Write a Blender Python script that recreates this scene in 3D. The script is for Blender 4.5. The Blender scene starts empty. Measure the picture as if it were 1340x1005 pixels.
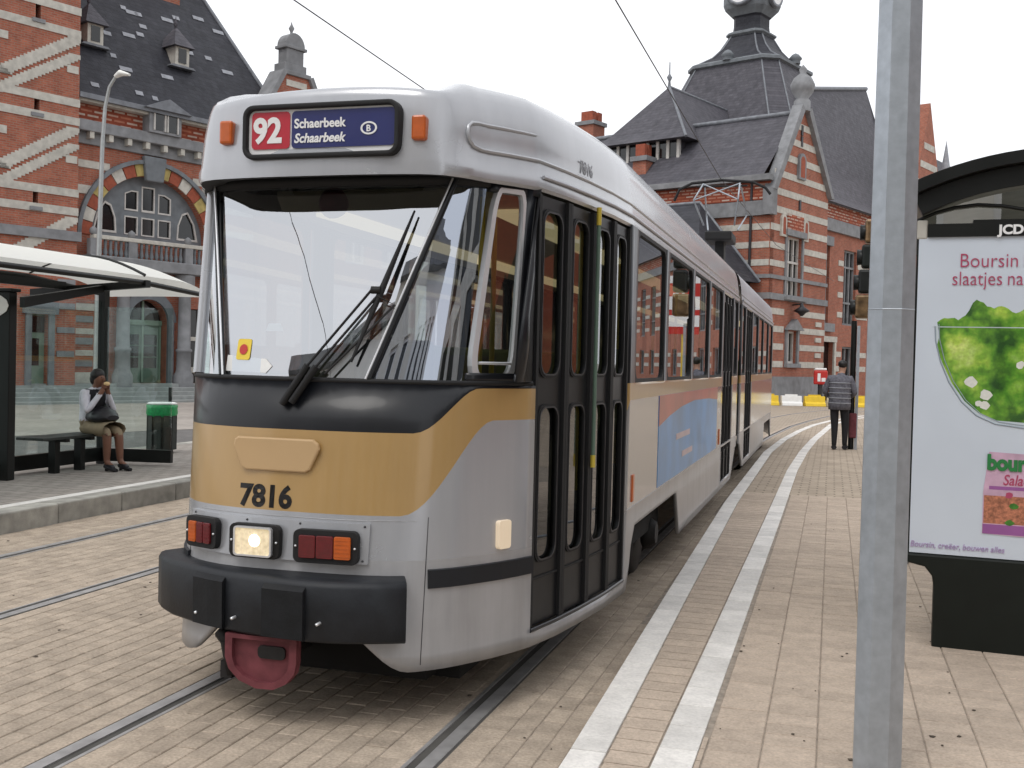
import bpy, math, random
from mathutils import Vector, Matrix
from mathutils.geometry import tessellate_polygon
random.seed(7)
sc = bpy.context.scene
R_ = math.radians

# ------------------------------------------------------------------ camera
cam_d = bpy.data.cameras.new('camera'); cam = bpy.data.objects.new('camera', cam_d)
sc.collection.objects.link(cam); sc.camera = cam
cam_d.sensor_width = 36; cam_d.lens = 37.99; cam_d.clip_start = 0.05; cam_d.clip_end = 6000
yaw, pit, rol = R_(16.5), R_(-1.2), R_(1.4)
fw = Vector((-math.sin(yaw)*math.cos(pit), math.cos(yaw)*math.cos(pit), math.sin(pit)))
rt = Vector((math.cos(yaw), math.sin(yaw), 0)); up = rt.cross(fw)
cr = rt*math.cos(rol)+up*math.sin(rol); cu = up*math.cos(rol)-rt*math.sin(rol)
M = Matrix((cr, cu, -fw)).transposed().to_4x4(); M.translation = (2.35, 0, 1.72)
cam.matrix_world = M

# ------------------------------------------------------------------ sky and light (bright overcast)
SUN_EL, SUN_AZ = R_(58), R_(200)
w = bpy.data.worlds.new('World'); sc.world = w; w.use_nodes = True
nt = w.node_tree; nt.nodes.clear()
sky = nt.nodes.new('ShaderNodeTexSky'); sky.sky_type = 'NISHITA'; sky.sun_disc = False
sky.sun_elevation = SUN_EL; sky.sun_rotation = SUN_AZ; sky.air_density = 1.0; sky.dust_density = 3.0
b1 = nt.nodes.new('ShaderNodeBackground'); b1.inputs['Strength'].default_value = 0.10
nt.links.new(sky.outputs[0], b1.inputs['Color'])
tc = nt.nodes.new('ShaderNodeTexCoord'); nz = nt.nodes.new('ShaderNodeTexNoise')
nz.inputs['Scale'].default_value = 2.2; nz.inputs['Detail'].default_value = 5
nt.links.new(tc.outputs['Generated'], nz.inputs['Vector'])
cr_ = nt.nodes.new('ShaderNodeValToRGB'); nt.links.new(nz.outputs['Fac'], cr_.inputs[0])
cr_.color_ramp.elements[0].color = (0.93, 0.95, 1.0, 1); cr_.color_ramp.elements[1].color = (1.0, 1.0, 1.0, 1)
b2 = nt.nodes.new('ShaderNodeBackground'); b2.inputs['Strength'].default_value = 1.25
nt.links.new(cr_.outputs[0], b2.inputs['Color'])
mx = nt.nodes.new('ShaderNodeMixShader'); mx.inputs[0].default_value = 0.9      # cloud cover
out = nt.nodes.new('ShaderNodeOutputWorld')
nt.links.new(b1.outputs[0], mx.inputs[1]); nt.links.new(b2.outputs[0], mx.inputs[2]); nt.links.new(mx.outputs[0], out.inputs[0])
sun_d = bpy.data.lights.new('sun', 'SUN'); sun_d.energy = 0.9; sun_d.angle = R_(25); sun_d.color = (1, 0.97, 0.92)
sun = bpy.data.objects.new('sun', sun_d); sc.collection.objects.link(sun)
sd = Vector((math.sin(SUN_AZ)*math.cos(SUN_EL), math.cos(SUN_AZ)*math.cos(SUN_EL), math.sin(SUN_EL)))
sun.rotation_euler = sd.to_track_quat('Z', 'Y').to_euler(); sun.location = (0, 0, 30)
sc.view_settings.view_transform = 'Standard'; sc.view_settings.look = 'None'
sc.view_settings.exposure = 0.12; sc.view_settings.gamma = 1

# ------------------------------------------------------------------ materials
MT = {}
def mat(name, col, rough=.5, metal=0., var=.15, vs=6., bump=0., bs=40., spec=.5, coat=0., var2=0., emit=None, es=0., tr=0., island=0., rv=None, streak=0.):
    """principled with noise-driven colour variation (two scales) and fine relief"""
    m = bpy.data.materials.new(name); m.use_nodes = True; n = m.node_tree.nodes; L = m.node_tree.links
    p = n['Principled BSDF']; p.inputs['Roughness'].default_value = rough; p.inputs['Metallic'].default_value = metal
    p.inputs['Specular IOR Level'].default_value = spec; p.inputs['Coat Weight'].default_value = coat
    p.inputs['Coat Roughness'].default_value = .08
    c4 = (*col, 1); rv = rv if rv is not None else (.012 if (coat or metal > .2) else .09)
    p.inputs['Base Color'].default_value = c4
    geo = n.new('ShaderNodeNewGeometry')
    src = None
    def mul(a, fac_socket, lo, hi):
        mr = n.new('ShaderNodeMapRange'); mr.inputs['To Min'].default_value = lo; mr.inputs['To Max'].default_value = hi
        mr.inputs['From Min'].default_value = .3; mr.inputs['From Max'].default_value = .7
        L.new(fac_socket, mr.inputs['Value'])
        v = n.new('ShaderNodeVectorMath'); v.operation = 'SCALE'
        if a is None: v.inputs[0].default_value = col
        else: L.new(a, v.inputs[0])
        L.new(mr.outputs[0], v.inputs['Scale']); return v.outputs[0]
    if var:
        t = n.new('ShaderNodeTexNoise'); t.inputs['Scale'].default_value = vs; t.inputs['Detail'].default_value = 6
        L.new(geo.outputs['Position'], t.inputs['Vector']); src = mul(src, t.outputs['Fac'], 1-var, 1+var)
        mr = n.new('ShaderNodeMapRange'); mr.inputs['To Min'].default_value = max(.02, rough-rv); mr.inputs['To Max'].default_value = min(1, rough+rv)
        L.new(t.outputs['Fac'], mr.inputs['Value']); L.new(mr.outputs[0], p.inputs['Roughness'])
    if var2:
        t = n.new('ShaderNodeTexNoise'); t.inputs['Scale'].default_value = vs*.13; t.inputs['Detail'].default_value = 4
        L.new(geo.outputs['Position'], t.inputs['Vector']); src = mul(src, t.outputs['Fac'], 1-var2, 1+var2)
    if island:
        oi = n.new('ShaderNodeObjectInfo'); ad = n.new('ShaderNodeMath'); ad.operation = 'ADD'
        L.new(oi.outputs['Random'], ad.inputs[0]); L.new(geo.outputs['Random Per Island'], ad.inputs[1])
        fr = n.new('ShaderNodeMath'); fr.operation = 'FRACT'; L.new(ad.outputs[0], fr.inputs[0])
        src = mul(src, fr.outputs[0], 1-island*.6, 1+island*.6)
    if streak:   # vertical run-off streaks and road grime
        mp = n.new('ShaderNodeMapping'); mp.inputs['Scale'].default_value = (9, 9, .7); L.new(geo.outputs['Position'], mp.inputs['Vector'])
        t = n.new('ShaderNodeTexNoise'); t.inputs['Scale'].default_value = 1.; t.inputs['Detail'].default_value = 5; t.inputs['Roughness'].default_value = .65
        L.new(mp.outputs[0], t.inputs['Vector']); src = mul(src, t.outputs['Fac'], 1-streak, 1+streak*.6)
    if src is not None: L.new(src, p.inputs['Base Color'])
    if bump:
        t = n.new('ShaderNodeTexNoise'); t.inputs['Scale'].default_value = bs; t.inputs['Detail'].default_value = 4
        L.new(geo.outputs['Position'], t.inputs['Vector'])
        b = n.new('ShaderNodeBump'); b.inputs['Strength'].default_value = bump; b.inputs['Distance'].default_value = .01
        L.new(t.outputs['Fac'], b.inputs['Height']); L.new(b.outputs[0], p.inputs['Normal'])
    if emit: p.inputs['Emission Color'].default_value = (*emit, 1); p.inputs['Emission Strength'].default_value = es
    MT[name] = m; return m

def glass(name, tint, refl=.1, ior=1.5, rough=.0, gt=(.95, .97, 1)):
    m = bpy.data.materials.new(name); m.use_nodes = True; n = m.node_tree.nodes; L = m.node_tree.links
    n.clear(); o = n.new('ShaderNodeOutputMaterial'); mixs = n.new('ShaderNodeMixShader')
    t = n.new('ShaderNodeBsdfTransparent'); t.inputs[0].default_value = (*tint, 1)
    g = n.new('ShaderNodeBsdfGlossy'); g.inputs['Roughness'].default_value = rough; g.inputs[0].default_value = (*gt, 1)
    f0 = n.new('ShaderNodeLayerWeight'); f0.inputs[0].default_value = .5
    f = n.new('ShaderNodeMath'); f.operation = 'POWER'; f.inputs[1].default_value = 4.; L.new(f0.outputs['Facing'], f.inputs[0])
    mr = n.new('ShaderNodeMapRange'); mr.inputs['To Min'].default_value = refl; mr.inputs['To Max'].default_value = 1
    L.new(f.outputs[0], mr.inputs['Value']); L.new(mr.outputs[0], mixs.inputs[0])
    L.new(t.outputs[0], mixs.inputs[1]); L.new(g.outputs[0], mixs.inputs[2]); L.new(mixs.outputs[0], o.inputs[0])
    MT[name] = m; return m

HB = R_(22.4)
AX = Vector((math.sin(HB), math.cos(HB), 0)); NX = Vector((math.cos(HB), -math.sin(HB), 0)); BX = -NX
def brickmat(name, c1, c2, mortar, bw=.22, bh=.075, ms=.012, rough=.85, axis=None, bump=.3, squash=.5, var=.25):
    m = bpy.data.materials.new(name); m.use_nodes = True; n = m.node_tree.nodes; L = m.node_tree.links
    p = n['Principled BSDF']; p.inputs['Roughness'].default_value = rough; p.inputs['Specular IOR Level'].default_value = .25
    geo = n.new('ShaderNodeNewGeometry'); d = n.new('ShaderNodeVectorMath'); d.operation = 'DOT_PRODUCT'
    d.inputs[1].default_value = axis if axis is not None else tuple(AX+BX)
    L.new(geo.outputs['Position'], d.inputs[0])
    sep = n.new('ShaderNodeSeparateXYZ'); L.new(geo.outputs['Position'], sep.inputs[0])
    cmb = n.new('ShaderNodeCombineXYZ'); L.new(d.outputs['Value'], cmb.inputs[0]); L.new(sep.outputs[2], cmb.inputs[1])
    br = n.new('ShaderNodeTexBrick'); L.new(cmb.outputs[0], br.inputs['Vector'])
    br.inputs['Color1'].default_value = (*c1, 1); br.inputs['Color2'].default_value = (*c2, 1); br.inputs['Mortar'].default_value = (*mortar, 1)
    br.inputs['Scale'].default_value = 1; br.inputs['Mortar Size'].default_value = ms; br.inputs['Brick Width'].default_value = bw
    br.inputs['Row Height'].default_value = bh; br.offset = squash
    t = n.new('ShaderNodeTexNoise'); t.inputs['Scale'].default_value = 2.5; t.inputs['Detail'].default_value = 8; t.inputs['Roughness'].default_value = .7
    L.new(geo.outputs['Position'], t.inputs['Vector'])
    mr = n.new('ShaderNodeMapRange'); mr.inputs['From Min'].default_value = .3; mr.inputs['From Max'].default_value = .7
    mr.inputs['To Min'].default_value = 1-var; mr.inputs['To Max'].default_value = 1+var; L.new(t.outputs['Fac'], mr.inputs['Value'])
    v = n.new('ShaderNodeVectorMath'); v.operation = 'SCALE'; L.new(br.outputs['Color'], v.inputs[0]); L.new(mr.outputs[0], v.inputs['Scale'])
    L.new(v.outputs[0], p.inputs['Base Color'])
    b = n.new('ShaderNodeBump'); b.inputs['Strength'].default_value = bump; b.inputs['Distance'].default_value = .01; b.invert = True
    L.new(br.outputs['Fac'], b.inputs['Height']); L.new(b.outputs[0], p.inputs['Normal'])
    MT[name] = m; return m

# ------------------------------------------------------------------ mesh helpers
COL = sc.collection
class MB:
    def __init__(s): s.v = []; s.f = []; s.m = []; s.sm = []
    def add(s, vs, fs, m=0, smooth=False):
        o = len(s.v); s.v += [tuple(x) for x in vs]
        for f in fs: s.f.append([i+o for i in f]); s.m.append(m); s.sm.append(smooth)
        return s
    def obox(s, o, ax, ay, az, m=0):
        o, ax, ay, az = map(Vector, (o, ax, ay, az))
        vs = [o, o+ax, o+ax+ay, o+ay, o+az, o+ax+az, o+ax+ay+az, o+ay+az]
        fs = [(0,3,2,1), (4,5,6,7), (0,1,5,4), (1,2,6,5), (2,3,7,6), (3,0,4,7)]
        if ax.cross(ay).dot(az) < 0: fs = [f[::-1] for f in fs]
        return s.add(vs, fs, m)
    def box(s, lo, hi, m=0):
        return s.obox(lo, (hi[0]-lo[0], 0, 0), (0, hi[1]-lo[1], 0), (0, 0, hi[2]-lo[2]), m)
    def prism(s, pts, vec, m=0):
        """extrude a planar polygon by vec"""
        pts = [Vector(p) for p in pts]; vec = Vector(vec); k = len(pts)
        nrm = Vector((0, 0, 0))
        for i in range(k): nrm += pts[i].cross(pts[(i+1) % k])
        if nrm.dot(vec) > 0: pts = pts[::-1]
        tris = tessellate_polygon([pts])
        vs = pts+[p+vec for p in pts]; fs = []
        n0 = (nrm if nrm.dot(vec) < 0 else -nrm)
        for t in tris:
            a, b, c = t; q = (pts[b]-pts[a]).cross(pts[c]-pts[a])
            if q.dot(n0) < 0: a, b, c = a, c, b
            fs.append((a, b, c)); fs.append((a+k, c+k, b+k))
        for i in range(k):
            j = (i+1) % k; fs.append((i, i+k, j+k, j)[::1])
        return s.add(vs, fs, m)
    def tube(s, path, r, n=8, m=0, cap=True, smooth=True, flat=1.):
        path = [Vector(p) for p in path]; k = len(path); rs = r if isinstance(r, (list, tuple)) else [r]*k
        vs = []; fs = []; prev = None
        for i, p in enumerate(path):
            d = (path[min(i+1, k-1)]-path[max(i-1, 0)]).normalized()
            if prev is None:
                ref = Vector((0, 0, 1)) if abs(d.z) < .9 else Vector((1, 0, 0)); x = d.cross(ref).normalized()
            else: x = (prev-d*prev.dot(d)).normalized()
            prev = x; y = d.cross(x)
            for j in range(n):
                a = 2*math.pi*j/n; vs.append(p+x*math.cos(a)*rs[i]+y*math.sin(a)*rs[i]*flat)
        for i in range(k-1):
            for j in range(n):
                j2 = (j+1) % n; fs.append((i*n+j, i*n+j2, (i+1)*n+j2, (i+1)*n+j))
        s.add(vs, fs, m, smooth)
        if cap:
            s.add(vs[:n], [tuple(range(n))[::-1]], m); s.add(vs[-n:], [tuple(range(n))], m)
        return s
    def lathe(s, prof, c, n=24, m=0, smooth=True, ax=None, sides=None):
        """revolve (r,h) profile about c; ax = axis direction"""
        c = Vector(c); ax = Vector(ax or (0, 0, 1)).normalized()
        ref = Vector((0, 0, 1)) if abs(ax.z) < .9 else Vector((1, 0, 0)); x = ax.cross(ref).normalized(); y = ax.cross(x)
        vs = []; fs = []
        for r, h in prof:
            for j in range(n):
                a = 2*math.pi*(j+.5)/n; vs.append(c+ax*h+(x*math.cos(a)+y*math.sin(a))*r)
        for i in range(len(prof)-1):
            for j in range(n):
                j2 = (j+1) % n; fs.append((i*n+j, i*n+j2, (i+1)*n+j2, (i+1)*n+j))
        s.add(vs, fs, m, smooth)
        k = len(prof)-1
        if prof[0][0] > 1e-4: s.add(vs[:n], [tuple(range(n))[::-1]], m)
        if prof[-1][0] > 1e-4: s.add(vs[k*n:], [tuple(range(n))], m)
        return s
    def grid(s, rows, m=0, smooth=True, closed=False):
        k = len(rows[0]); vs = [p for r in rows for p in r]; fs = []
        for i in range(len(rows)-1):
            for j in range(k if closed else k-1):
                j2 = (j+1) % k; fs.append((i*k+j, i*k+j2, (i+1)*k+j2, (i+1)*k+j))
        return s.add(vs, fs, m, smooth)
    def build(s, name, mats, parent=None, solid=0., bevel=0., kind=None, off=0.):
        me = bpy.data.meshes.new(name); org = Vector(ORG.get(parent, (0, 0, 0))) if parent else Vector((0, 0, 0))
        me.from_pydata([tuple(Vector(v)-org) for v in s.v], [], s.f)
        for mm in (mats if isinstance(mats, (list, tuple)) else [mats]): me.materials.append(MT[mm] if isinstance(mm, str) else mm)
        me.polygons.foreach_set('material_index', s.m); me.polygons.foreach_set('use_smooth', s.sm); me.update()
        o = bpy.data.objects.new(name, me); COL.objects.link(o)
        if parent: o.parent = parent
        ORG[o] = tuple(org)
        if solid:
            md = o.modifiers.new('solid', 'SOLIDIFY'); md.thickness = solid; md.offset = off
        if bevel:
            md = o.modifiers.new('bevel', 'BEVEL'); md.width = bevel; md.segments = 2; md.limit_method = 'ANGLE'; md.angle_limit = R_(50)
        if kind: o['kind'] = kind
        return o
ORG = {}
def tag(o, label=None, cat=None, group=None, kind=None):
    if label: o['label'] = label
    if cat: o['category'] = cat
    if group: o['group'] = group
    if kind: o['kind'] = kind
    return o
def thing(name, label, cat, loc, group=None):
    o = bpy.data.objects.new(name, None); COL.objects.link(o); o.location = loc; o.empty_display_size = .2
    ORG[o] = tuple(loc); return tag(o, label, cat, group)
def text(name, s, size, o, ax, ay, m, parent, bold=0., ext=.002, align='LEFT', shear=0., sx=1.):
    cu_ = bpy.data.curves.new('t', 'FONT'); cu_.body = s; cu_.size = size; cu_.offset = bold; cu_.extrude = ext; cu_.align_x = align; cu_.shear = shear
    cu_.resolution_u = 4
    t = bpy.data.objects.new('t', cu_); COL.objects.link(t)
    dg = bpy.context.evaluated_depsgraph_get(); me = bpy.data.meshes.new_from_object(t.evaluated_get(dg))
    bpy.data.objects.remove(t)
    ax, ay = Vector(ax).normalized(), Vector(ay).normalized(); az = ax.cross(ay)
    org = Vector(ORG.get(parent, (0, 0, 0))); o = Vector(o)
    for v in me.vertices: v.co = o+ax*v.co.x*sx+ay*v.co.y+az*v.co.z-org
    me.materials.clear(); me.materials.append(MT[m])
    ob = bpy.data.objects.new(name, me); COL.objects.link(ob); ob.parent = parent; ORG[ob] = tuple(org)
    return ob
def rrect(w_, h_, r, n=4, cx=0., cy=0.):
    p = []
    for (sx_, sy_, a0) in ((1, 1, 0), (-1, 1, 90), (-1, -1, 180), (1, -1, 270)):
        for i in range(n+1):
            a = R_(a0+90*i/n); p.append((cx+sx_*(w_/2-r)+r*math.cos(a), cy+sy_*(h_/2-r)+r*math.sin(a)))
    return p
def ring(mb, outer, inner, vec, m=0):
    """frame between two matching loops of 3D points, extruded by vec"""
    k = len(outer); vec = Vector(vec); O = [Vector(p) for p in outer]; I = [Vector(p) for p in inner]
    vs = O+I+[p+vec for p in O]+[p+vec for p in I]; fs = []
    for i in range(k):
        j = (i+1) % k
        fs += [(i, j, k+j, k+i), (2*k+i, 3*k+i, 3*k+j, 2*k+j), (i, 2*k+i, 2*k+j, j), (k+i, k+j, 3*k+j, 3*k+i)]
    mb.add(vs, fs, m); return mb
class Fac:
    """facade frame: a along, z up, d outward"""
    def __init__(s, o, a, n): s.o = Vector(o); s.a = Vector(a); s.n = Vector(n)
    def p(s, a, z, d=0.): return s.o+s.a*a+s.n*d+Vector((0, 0, z))
    def box(s, mb, a0, a1, z0, z1, d0, d1, m=0):
        mb.obox(s.p(a0, z0, d0), s.a*(a1-a0), s.n*(d1-d0), (0, 0, z1-z0), m)
    def prism(s, mb, pts, d0, d1, m=0): mb.prism([s.p(a, z, d0) for a, z in pts], s.n*(d1-d0), m)
    def wall(s, mb, outer, holes, d0, depth, m=0, mr=None):
        """wall sheet at d0 with real openings whose reveals run back by depth"""
        loops = [[Vector((a, z, 0)) for a, z in outer]]+[[Vector((a, z, 0)) for a, z in h] for h in holes]
        flat = [q for l in loops for q in l]; tris = tessellate_polygon(loops); fs = []
        sgn = 1 if s.a.cross(Vector((0, 0, 1))).dot(s.n) > 0 else -1
        for a, b, c in tris:
            q = (flat[b]-flat[a]).cross(flat[c]-flat[a]).z
            fs.append((a, b, c) if q*sgn > 0 else (a, c, b))
        mb.add([s.p(q.x, q.y, d0) for q in flat], fs, m)
        for h in holes:
            k = len(h); vs = [s.p(a, z, d0) for a, z in h]+[s.p(a, z, d0-depth) for a, z in h]
            mb.add(vs, [(i, (i+1) % k, (i+1) % k+k, i+k) for i in range(k)], m if mr is None else mr)
        k = len(outer); vs = [s.p(a, z, d0) for a, z in outer]+[s.p(a, z, d0-depth) for a, z in outer]
        mb.add(vs, [(i, (i+1) % k, (i+1) % k+k, i+k) for i in range(k)], m)
def arch(a, z, r, a0=0., a1=180., n=16, rz=None):
    return [(a+r*math.cos(R_(a0+(a1-a0)*i/n)), z+(rz or r)*math.sin(R_(a0+(a1-a0)*i/n))) for i in range(n+1)]
def rect(a0, a1, z0, z1): return [(a0, z0), (a1, z0), (a1, z1), (a0, z1)]

# ------------------------------------------------------------------ palette
mat('paver', (.455, .372, .298), .85, var=.16, vs=80, bump=.35, bs=160, spec=.25, var2=.1, island=.09)
mat('paver_track', (.39, .322, .254), .85, var=.2, vs=70, bump=.35, bs=160, spec=.25, var2=.16, island=.12)
mat('paver_joint', (.29, .245, .20), .95, var=.3, vs=20)
mat('edge_white', (.68, .655, .62), .75, var=.1, vs=60, bump=.25, bs=150, var2=.1, island=.12)
mat('kerb_stone', (.30, .29, .26), .85, var=.25, vs=7, bump=.3, bs=90, var2=.15, island=.25)
mat('asphalt', (.13, .125, .12), .9, var=.2, vs=9, bump=.4, bs=120, var2=.15)
mat('pavement', (.33, .30, .27), .9, var=.15, vs=5, bump=.2, bs=80, var2=.15)
mat('steel_rail', (.36, .35, .345), .5, .45, var=.2, vs=9)
mat('groove', (.07, .066, .06), .9, var=.2)
mat('silver', (.425, .435, .46), .27, .35, var=.02, vs=3, coat=.5, var2=.03, streak=.05)
mat('silver_dirty', (.385, .385, .395), .36, .25, var=.07, vs=4, coat=.3, var2=.08, streak=.12)
mat('silver_side', (.385, .39, .405), .16, .55, var=.04, vs=3, coat=.6, var2=.06, streak=.06)
mat('roof_silver', (.40, .405, .44), .34, .45, var=.06, vs=4, var2=.1)
mat('gold', (.43, .272, .105), .3, .1, var=.03, vs=3, coat=.5, streak=.05)
mat('gold_plate', (.54, .365, .19), .4, .05, var=.04, vs=3, coat=.2)
mat('black_gloss', (.010, .011, .014), .3, var=.1, vs=3, coat=.12, spec=.35, streak=.1)
mat('black_band', (.014, .016, .02), .4, var=.1, vs=3, spec=.3)
mat('rubber', (.007, .007, .008), .7, var=.2, vs=9)
mat('bumper', (.017, .019, .023), .5, spec=.3, var=.25, vs=9, bump=.1, bs=60, var2=.15)
mat('bumper_pad', (.010, .011, .013), .6, spec=.25, var=.3, vs=14, bump=.15, bs=60)
mat('door_grey', (.013, .0135, .015), .4, var=.12, vs=5, spec=.3, streak=.15)
mat('chrome', (.74, .75, .77), .3, .6, var=.06)
mat('amber', (.52, .10, .008), .3, var=.12, vs=30, coat=.5)
mat('lens_red', (.13, .006, .01), .25, var=.15, vs=40, coat=.6)
mat('headlight', (.55, .50, .40), .15, var=.35, vs=45, emit=(1, .78, .42), es=.42)
mat('bulb', (1, .95, .85), .3, var=0, emit=(1, .93, .78), es=2.5)
mat('lamp_glass', (.62, .55, .46), .2, var=.03, emit=(1, .74, .45), es=.3)
mat('sign_red', (.47, .01, .03), .4, var=.03, coat=.4)
mat('sign_blue', (.012, .018, .125), .35, var=.05, coat=.4)
mat('sign_white', (.82, .82, .82), .5, var=.03)
mat('letter_black', (.012, .01, .01), .5, var=0)
mat('coupler_red', (.15, .042, .05), .6, spec=.25, var=.3, vs=12)
mat('coupler_dark', (.018, .017, .017), .6, .4, var=.3, vs=15)
mat('wheel', (.06, .06, .065), .45, .6, var=.3, vs=12)
mat('underbody', (.005, .005, .005), .9, var=.2)
mat('interior', (.16, .15, .09), .7, var=.1)
mat('interior_dark', (.035, .035, .035), .7, var=.1)
mat('ceiling', (.42, .37, .26), .6, var=.05)
mat('ceiling_light', (.8, .7, .45), .5, var=.02, emit=(1, .82, .48), es=.45)
mat('seat_red', (.22, .02, .02), .7, var=.1)
mat('seat_green', (.13, .14, .05), .7, var=.1)
mat('rod_yellow', (.55, .42, .05), .4, var=.05)
mat('ad_blue', (.09, .30, .62), .3, var=.25, vs=2, coat=.15)
mat('ad_red', (.46, .085, .055), .3, var=.2, vs=2, coat=.15)
mat('ad_beige', (.42, .36, .30), .3, var=.1, vs=3, coat=.4)
mat('pink_white', (.6, .48, .5), .4, var=.1)
mat('yellow', (.78, .58, .05), .5, var=.06)
mat('paper', (.8, .8, .78), .7, var=.04)
mat('stone_grey', (.22, .225, .235), .85, var=.2, vs=3, bump=.2, bs=30, var2=.12)
mat('stone_blue', (.16, .175, .19), .8, var=.2, vs=3, bump=.2, bs=30)
mat('stone_pale', (.50, .48, .43), .85, var=.16, vs=5, bump=.2, bs=30, var2=.08)
mat('stone_steps', (.27, .285, .28), .85, var=.15, vs=4)
mat('stone_yellow', (.42, .33, .12), .85, var=.2, vs=6)
mat('brick_red', (.30, .075, .04), .85, var=.2, vs=8)
brickmat('brick', (.40, .125, .075), (.30, .088, .056), (.29, .18, .135), var=.22)
brickmat('lattice', (.40, .11, .05), (.55, .49, .42), (.28, .07, .04), bw=.5, bh=.16, ms=.05, bump=.1)
brickmat('slate', (.042, .043, .052), (.030, .031, .039), (.02, .02, .025), bw=.28, bh=.17, ms=.008, rough=.6, var=.3, bump=.4)
brickmat('slate_light', (.092, .088, .102), (.066, .064, .076), (.045, .044, .052), bw=.28, bh=.17, ms=.008, rough=.6, var=.25, bump=.4)
mat('lead', (.17, .18, .20), .5, .2, var=.25, vs=4)
mat('slate_pale', (.28, .29, .32), .6, var=.2)
mat('window_frame', (.55, .53, .50), .6, var=.1)
mat('window_dark', (.006, .007, .008), .12, var=.2, vs=1, coat=.3)
mat('green_door', (.10, .16, .12), .5, var=.1, vs=4)
mat('green_door_light', (.19, .27, .21), .5, var=.1, vs=4)
mat('shelter_black', (.007, .008, .0075), .4, var=.15, vs=5, spec=.3)
mat('shelter_white', (.80, .80, .77), .5, var=.03, vs=2, var2=.04)
mat('dark_green', (.006, .009, .007), .45, var=.15, spec=.3)
mat('galvanised', (.38, .415, .455), .42, .5, var=.1, vs=22, bump=.06, bs=70, var2=.07, streak=.06)
mat('bag_green', (.015, .30, .09), .35, var=.25, vs=25, bump=.4, bs=30)
mat('bin_dark', (.03, .035, .032), .5, .3, var=.2, vs=20)
mat('skin_brown', (.17, .075, .045), .55, var=.1)
mat('skin_light', (.42, .24, .17), .55, var=.08)
mat('hair_black', (.008, .007, .007), .5, var=.2, vs=60)
mat('shirt_white', (.62, .62, .68), .8, var=.1, vs=20)
mat('vest_black', (.012, .012, .016), .8, var=.2)
mat('skirt_tan', (.24, .19, .12), .85, var=.12, vs=15)
mat('leather_black', (.012, .012, .016), .4, var=.2)
mat('jacket_grey', (.12, .12, .145), .8, var=.4, vs=22)
mat('trousers', (.012, .012, .015), .85, var=.2)
mat('bread', (.7, .5, .25), .8, var=.1)
mat('poster', (.60, .66, .74), .3, var=.05, vs=1.5, coat=.5, var2=.05)
mat('leaf_a', (.16, .36, .035), .5, var=.3, vs=30, coat=.3)
mat('leaf_b', (.05, .20, .02), .5, var=.3, vs=30, coat=.3)
mat('leaf_c', (.36, .46, .08), .5, var=.25, vs=30, coat=.3)
mat('cheese', (.72, .72, .66), .6, var=.08, vs=40)
mat('bowl', (.56, .63, .68), .25, var=.06, vs=6, coat=.5)
mat('bowl_line', (.34, .40, .46), .25, var=.05)
mat('text_red', (.42, .06, .13), .5, var=0)
mat('text_green', (.02, .20, .05), .5, var=0)
mat('text_lilac', (.42, .30, .52), .5, var=0)
mat('pack_pink', (.58, .38, .50), .4, var=.2, vs=12)
mat('pack_purple', (.30, .10, .30), .4, var=.1)
mat('pack_food', (.42, .16, .09), .5, var=.5, vs=60)
mat('traffic_red', (.50, .025, .02), .4, var=.05)
mat('barrier_yellow', (.75, .52, .03), .5, var=.08)
mat('barrier_white', (.78, .78, .76), .5, var=.06)
mat('bronze', (.16, .10, .05), .3, .5, var=.5, vs=8)
mat('wire', (.04, .04, .045), .5, .5, var=0)
mat('street_lamp', (.40, .42, .42), .4, .5, var=.1)
glass('windscreen', (.54, .58, .60), .48, gt=(.93, .96, 1))
glass('quarter_glass', (.52, .56, .56), .42, gt=(.80, .87, 1))
glass('tram_glass', (.50, .53, .50), .20)
glass('door_glass', (.42, .45, .41), .15)
glass('pane', (.86, .92, .90), .07)
glass('pane_arch', (.62, .72, .68), .3)

def canopymat():
    m = bpy.data.materials.new('canopy'); m.use_nodes = True; n = m.node_tree.nodes; L = m.node_tree.links; n.clear()
    o = n.new('ShaderNodeOutputMaterial'); a = n.new('ShaderNodeAddShader'); d = n.new('ShaderNodeBsdfDiffuse'); t_ = n.new('ShaderNodeBsdfTranslucent')
    d.inputs[0].default_value = (.60, .60, .57, 1); t_.inputs[0].default_value = (.26, .26, .245, 1)
    L.new(d.outputs[0], a.inputs[0]); L.new(t_.outputs[0], a.inputs[1]); L.new(a.outputs[0], o.inputs[0]); MT['canopy'] = m
canopymat()
mat('white_render', (.78, .78, .76), .8, var=.06, vs=2)
mat('cream_render', (.72, .69, .62), .8, var=.06, vs=2)
# ------------------------------------------------------------------ ground, tracks, platforms
def tilemat(name, c1, c2, mortar, bw, bh, ms=.012, rough=.88, var=.2):
    m = brickmat(name, c1, c2, mortar, bw, bh, ms, rough, var=var, bump=.35)
    n = m.node_tree.nodes; L = m.node_tree.links
    geo = [x for x in n if x.type == 'NEW_GEOMETRY'][0]; br = [x for x in n if x.type == 'TEX_BRICK'][0]
    L.new(geo.outputs['Position'], br.inputs['Vector'])
tilemat('paver_far', (.43, .355, .28), (.38, .315, .245), (.25, .205, .16), .22, .145)
tilemat('paver_track_far', (.40, .335, .265), (.35, .29, .23), (.25, .21, .165), .21, .14)
tilemat('platform_tiles', (.32, .29, .26), (.28, .255, .23), (.20, .18, .16), .2, .2)

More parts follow.
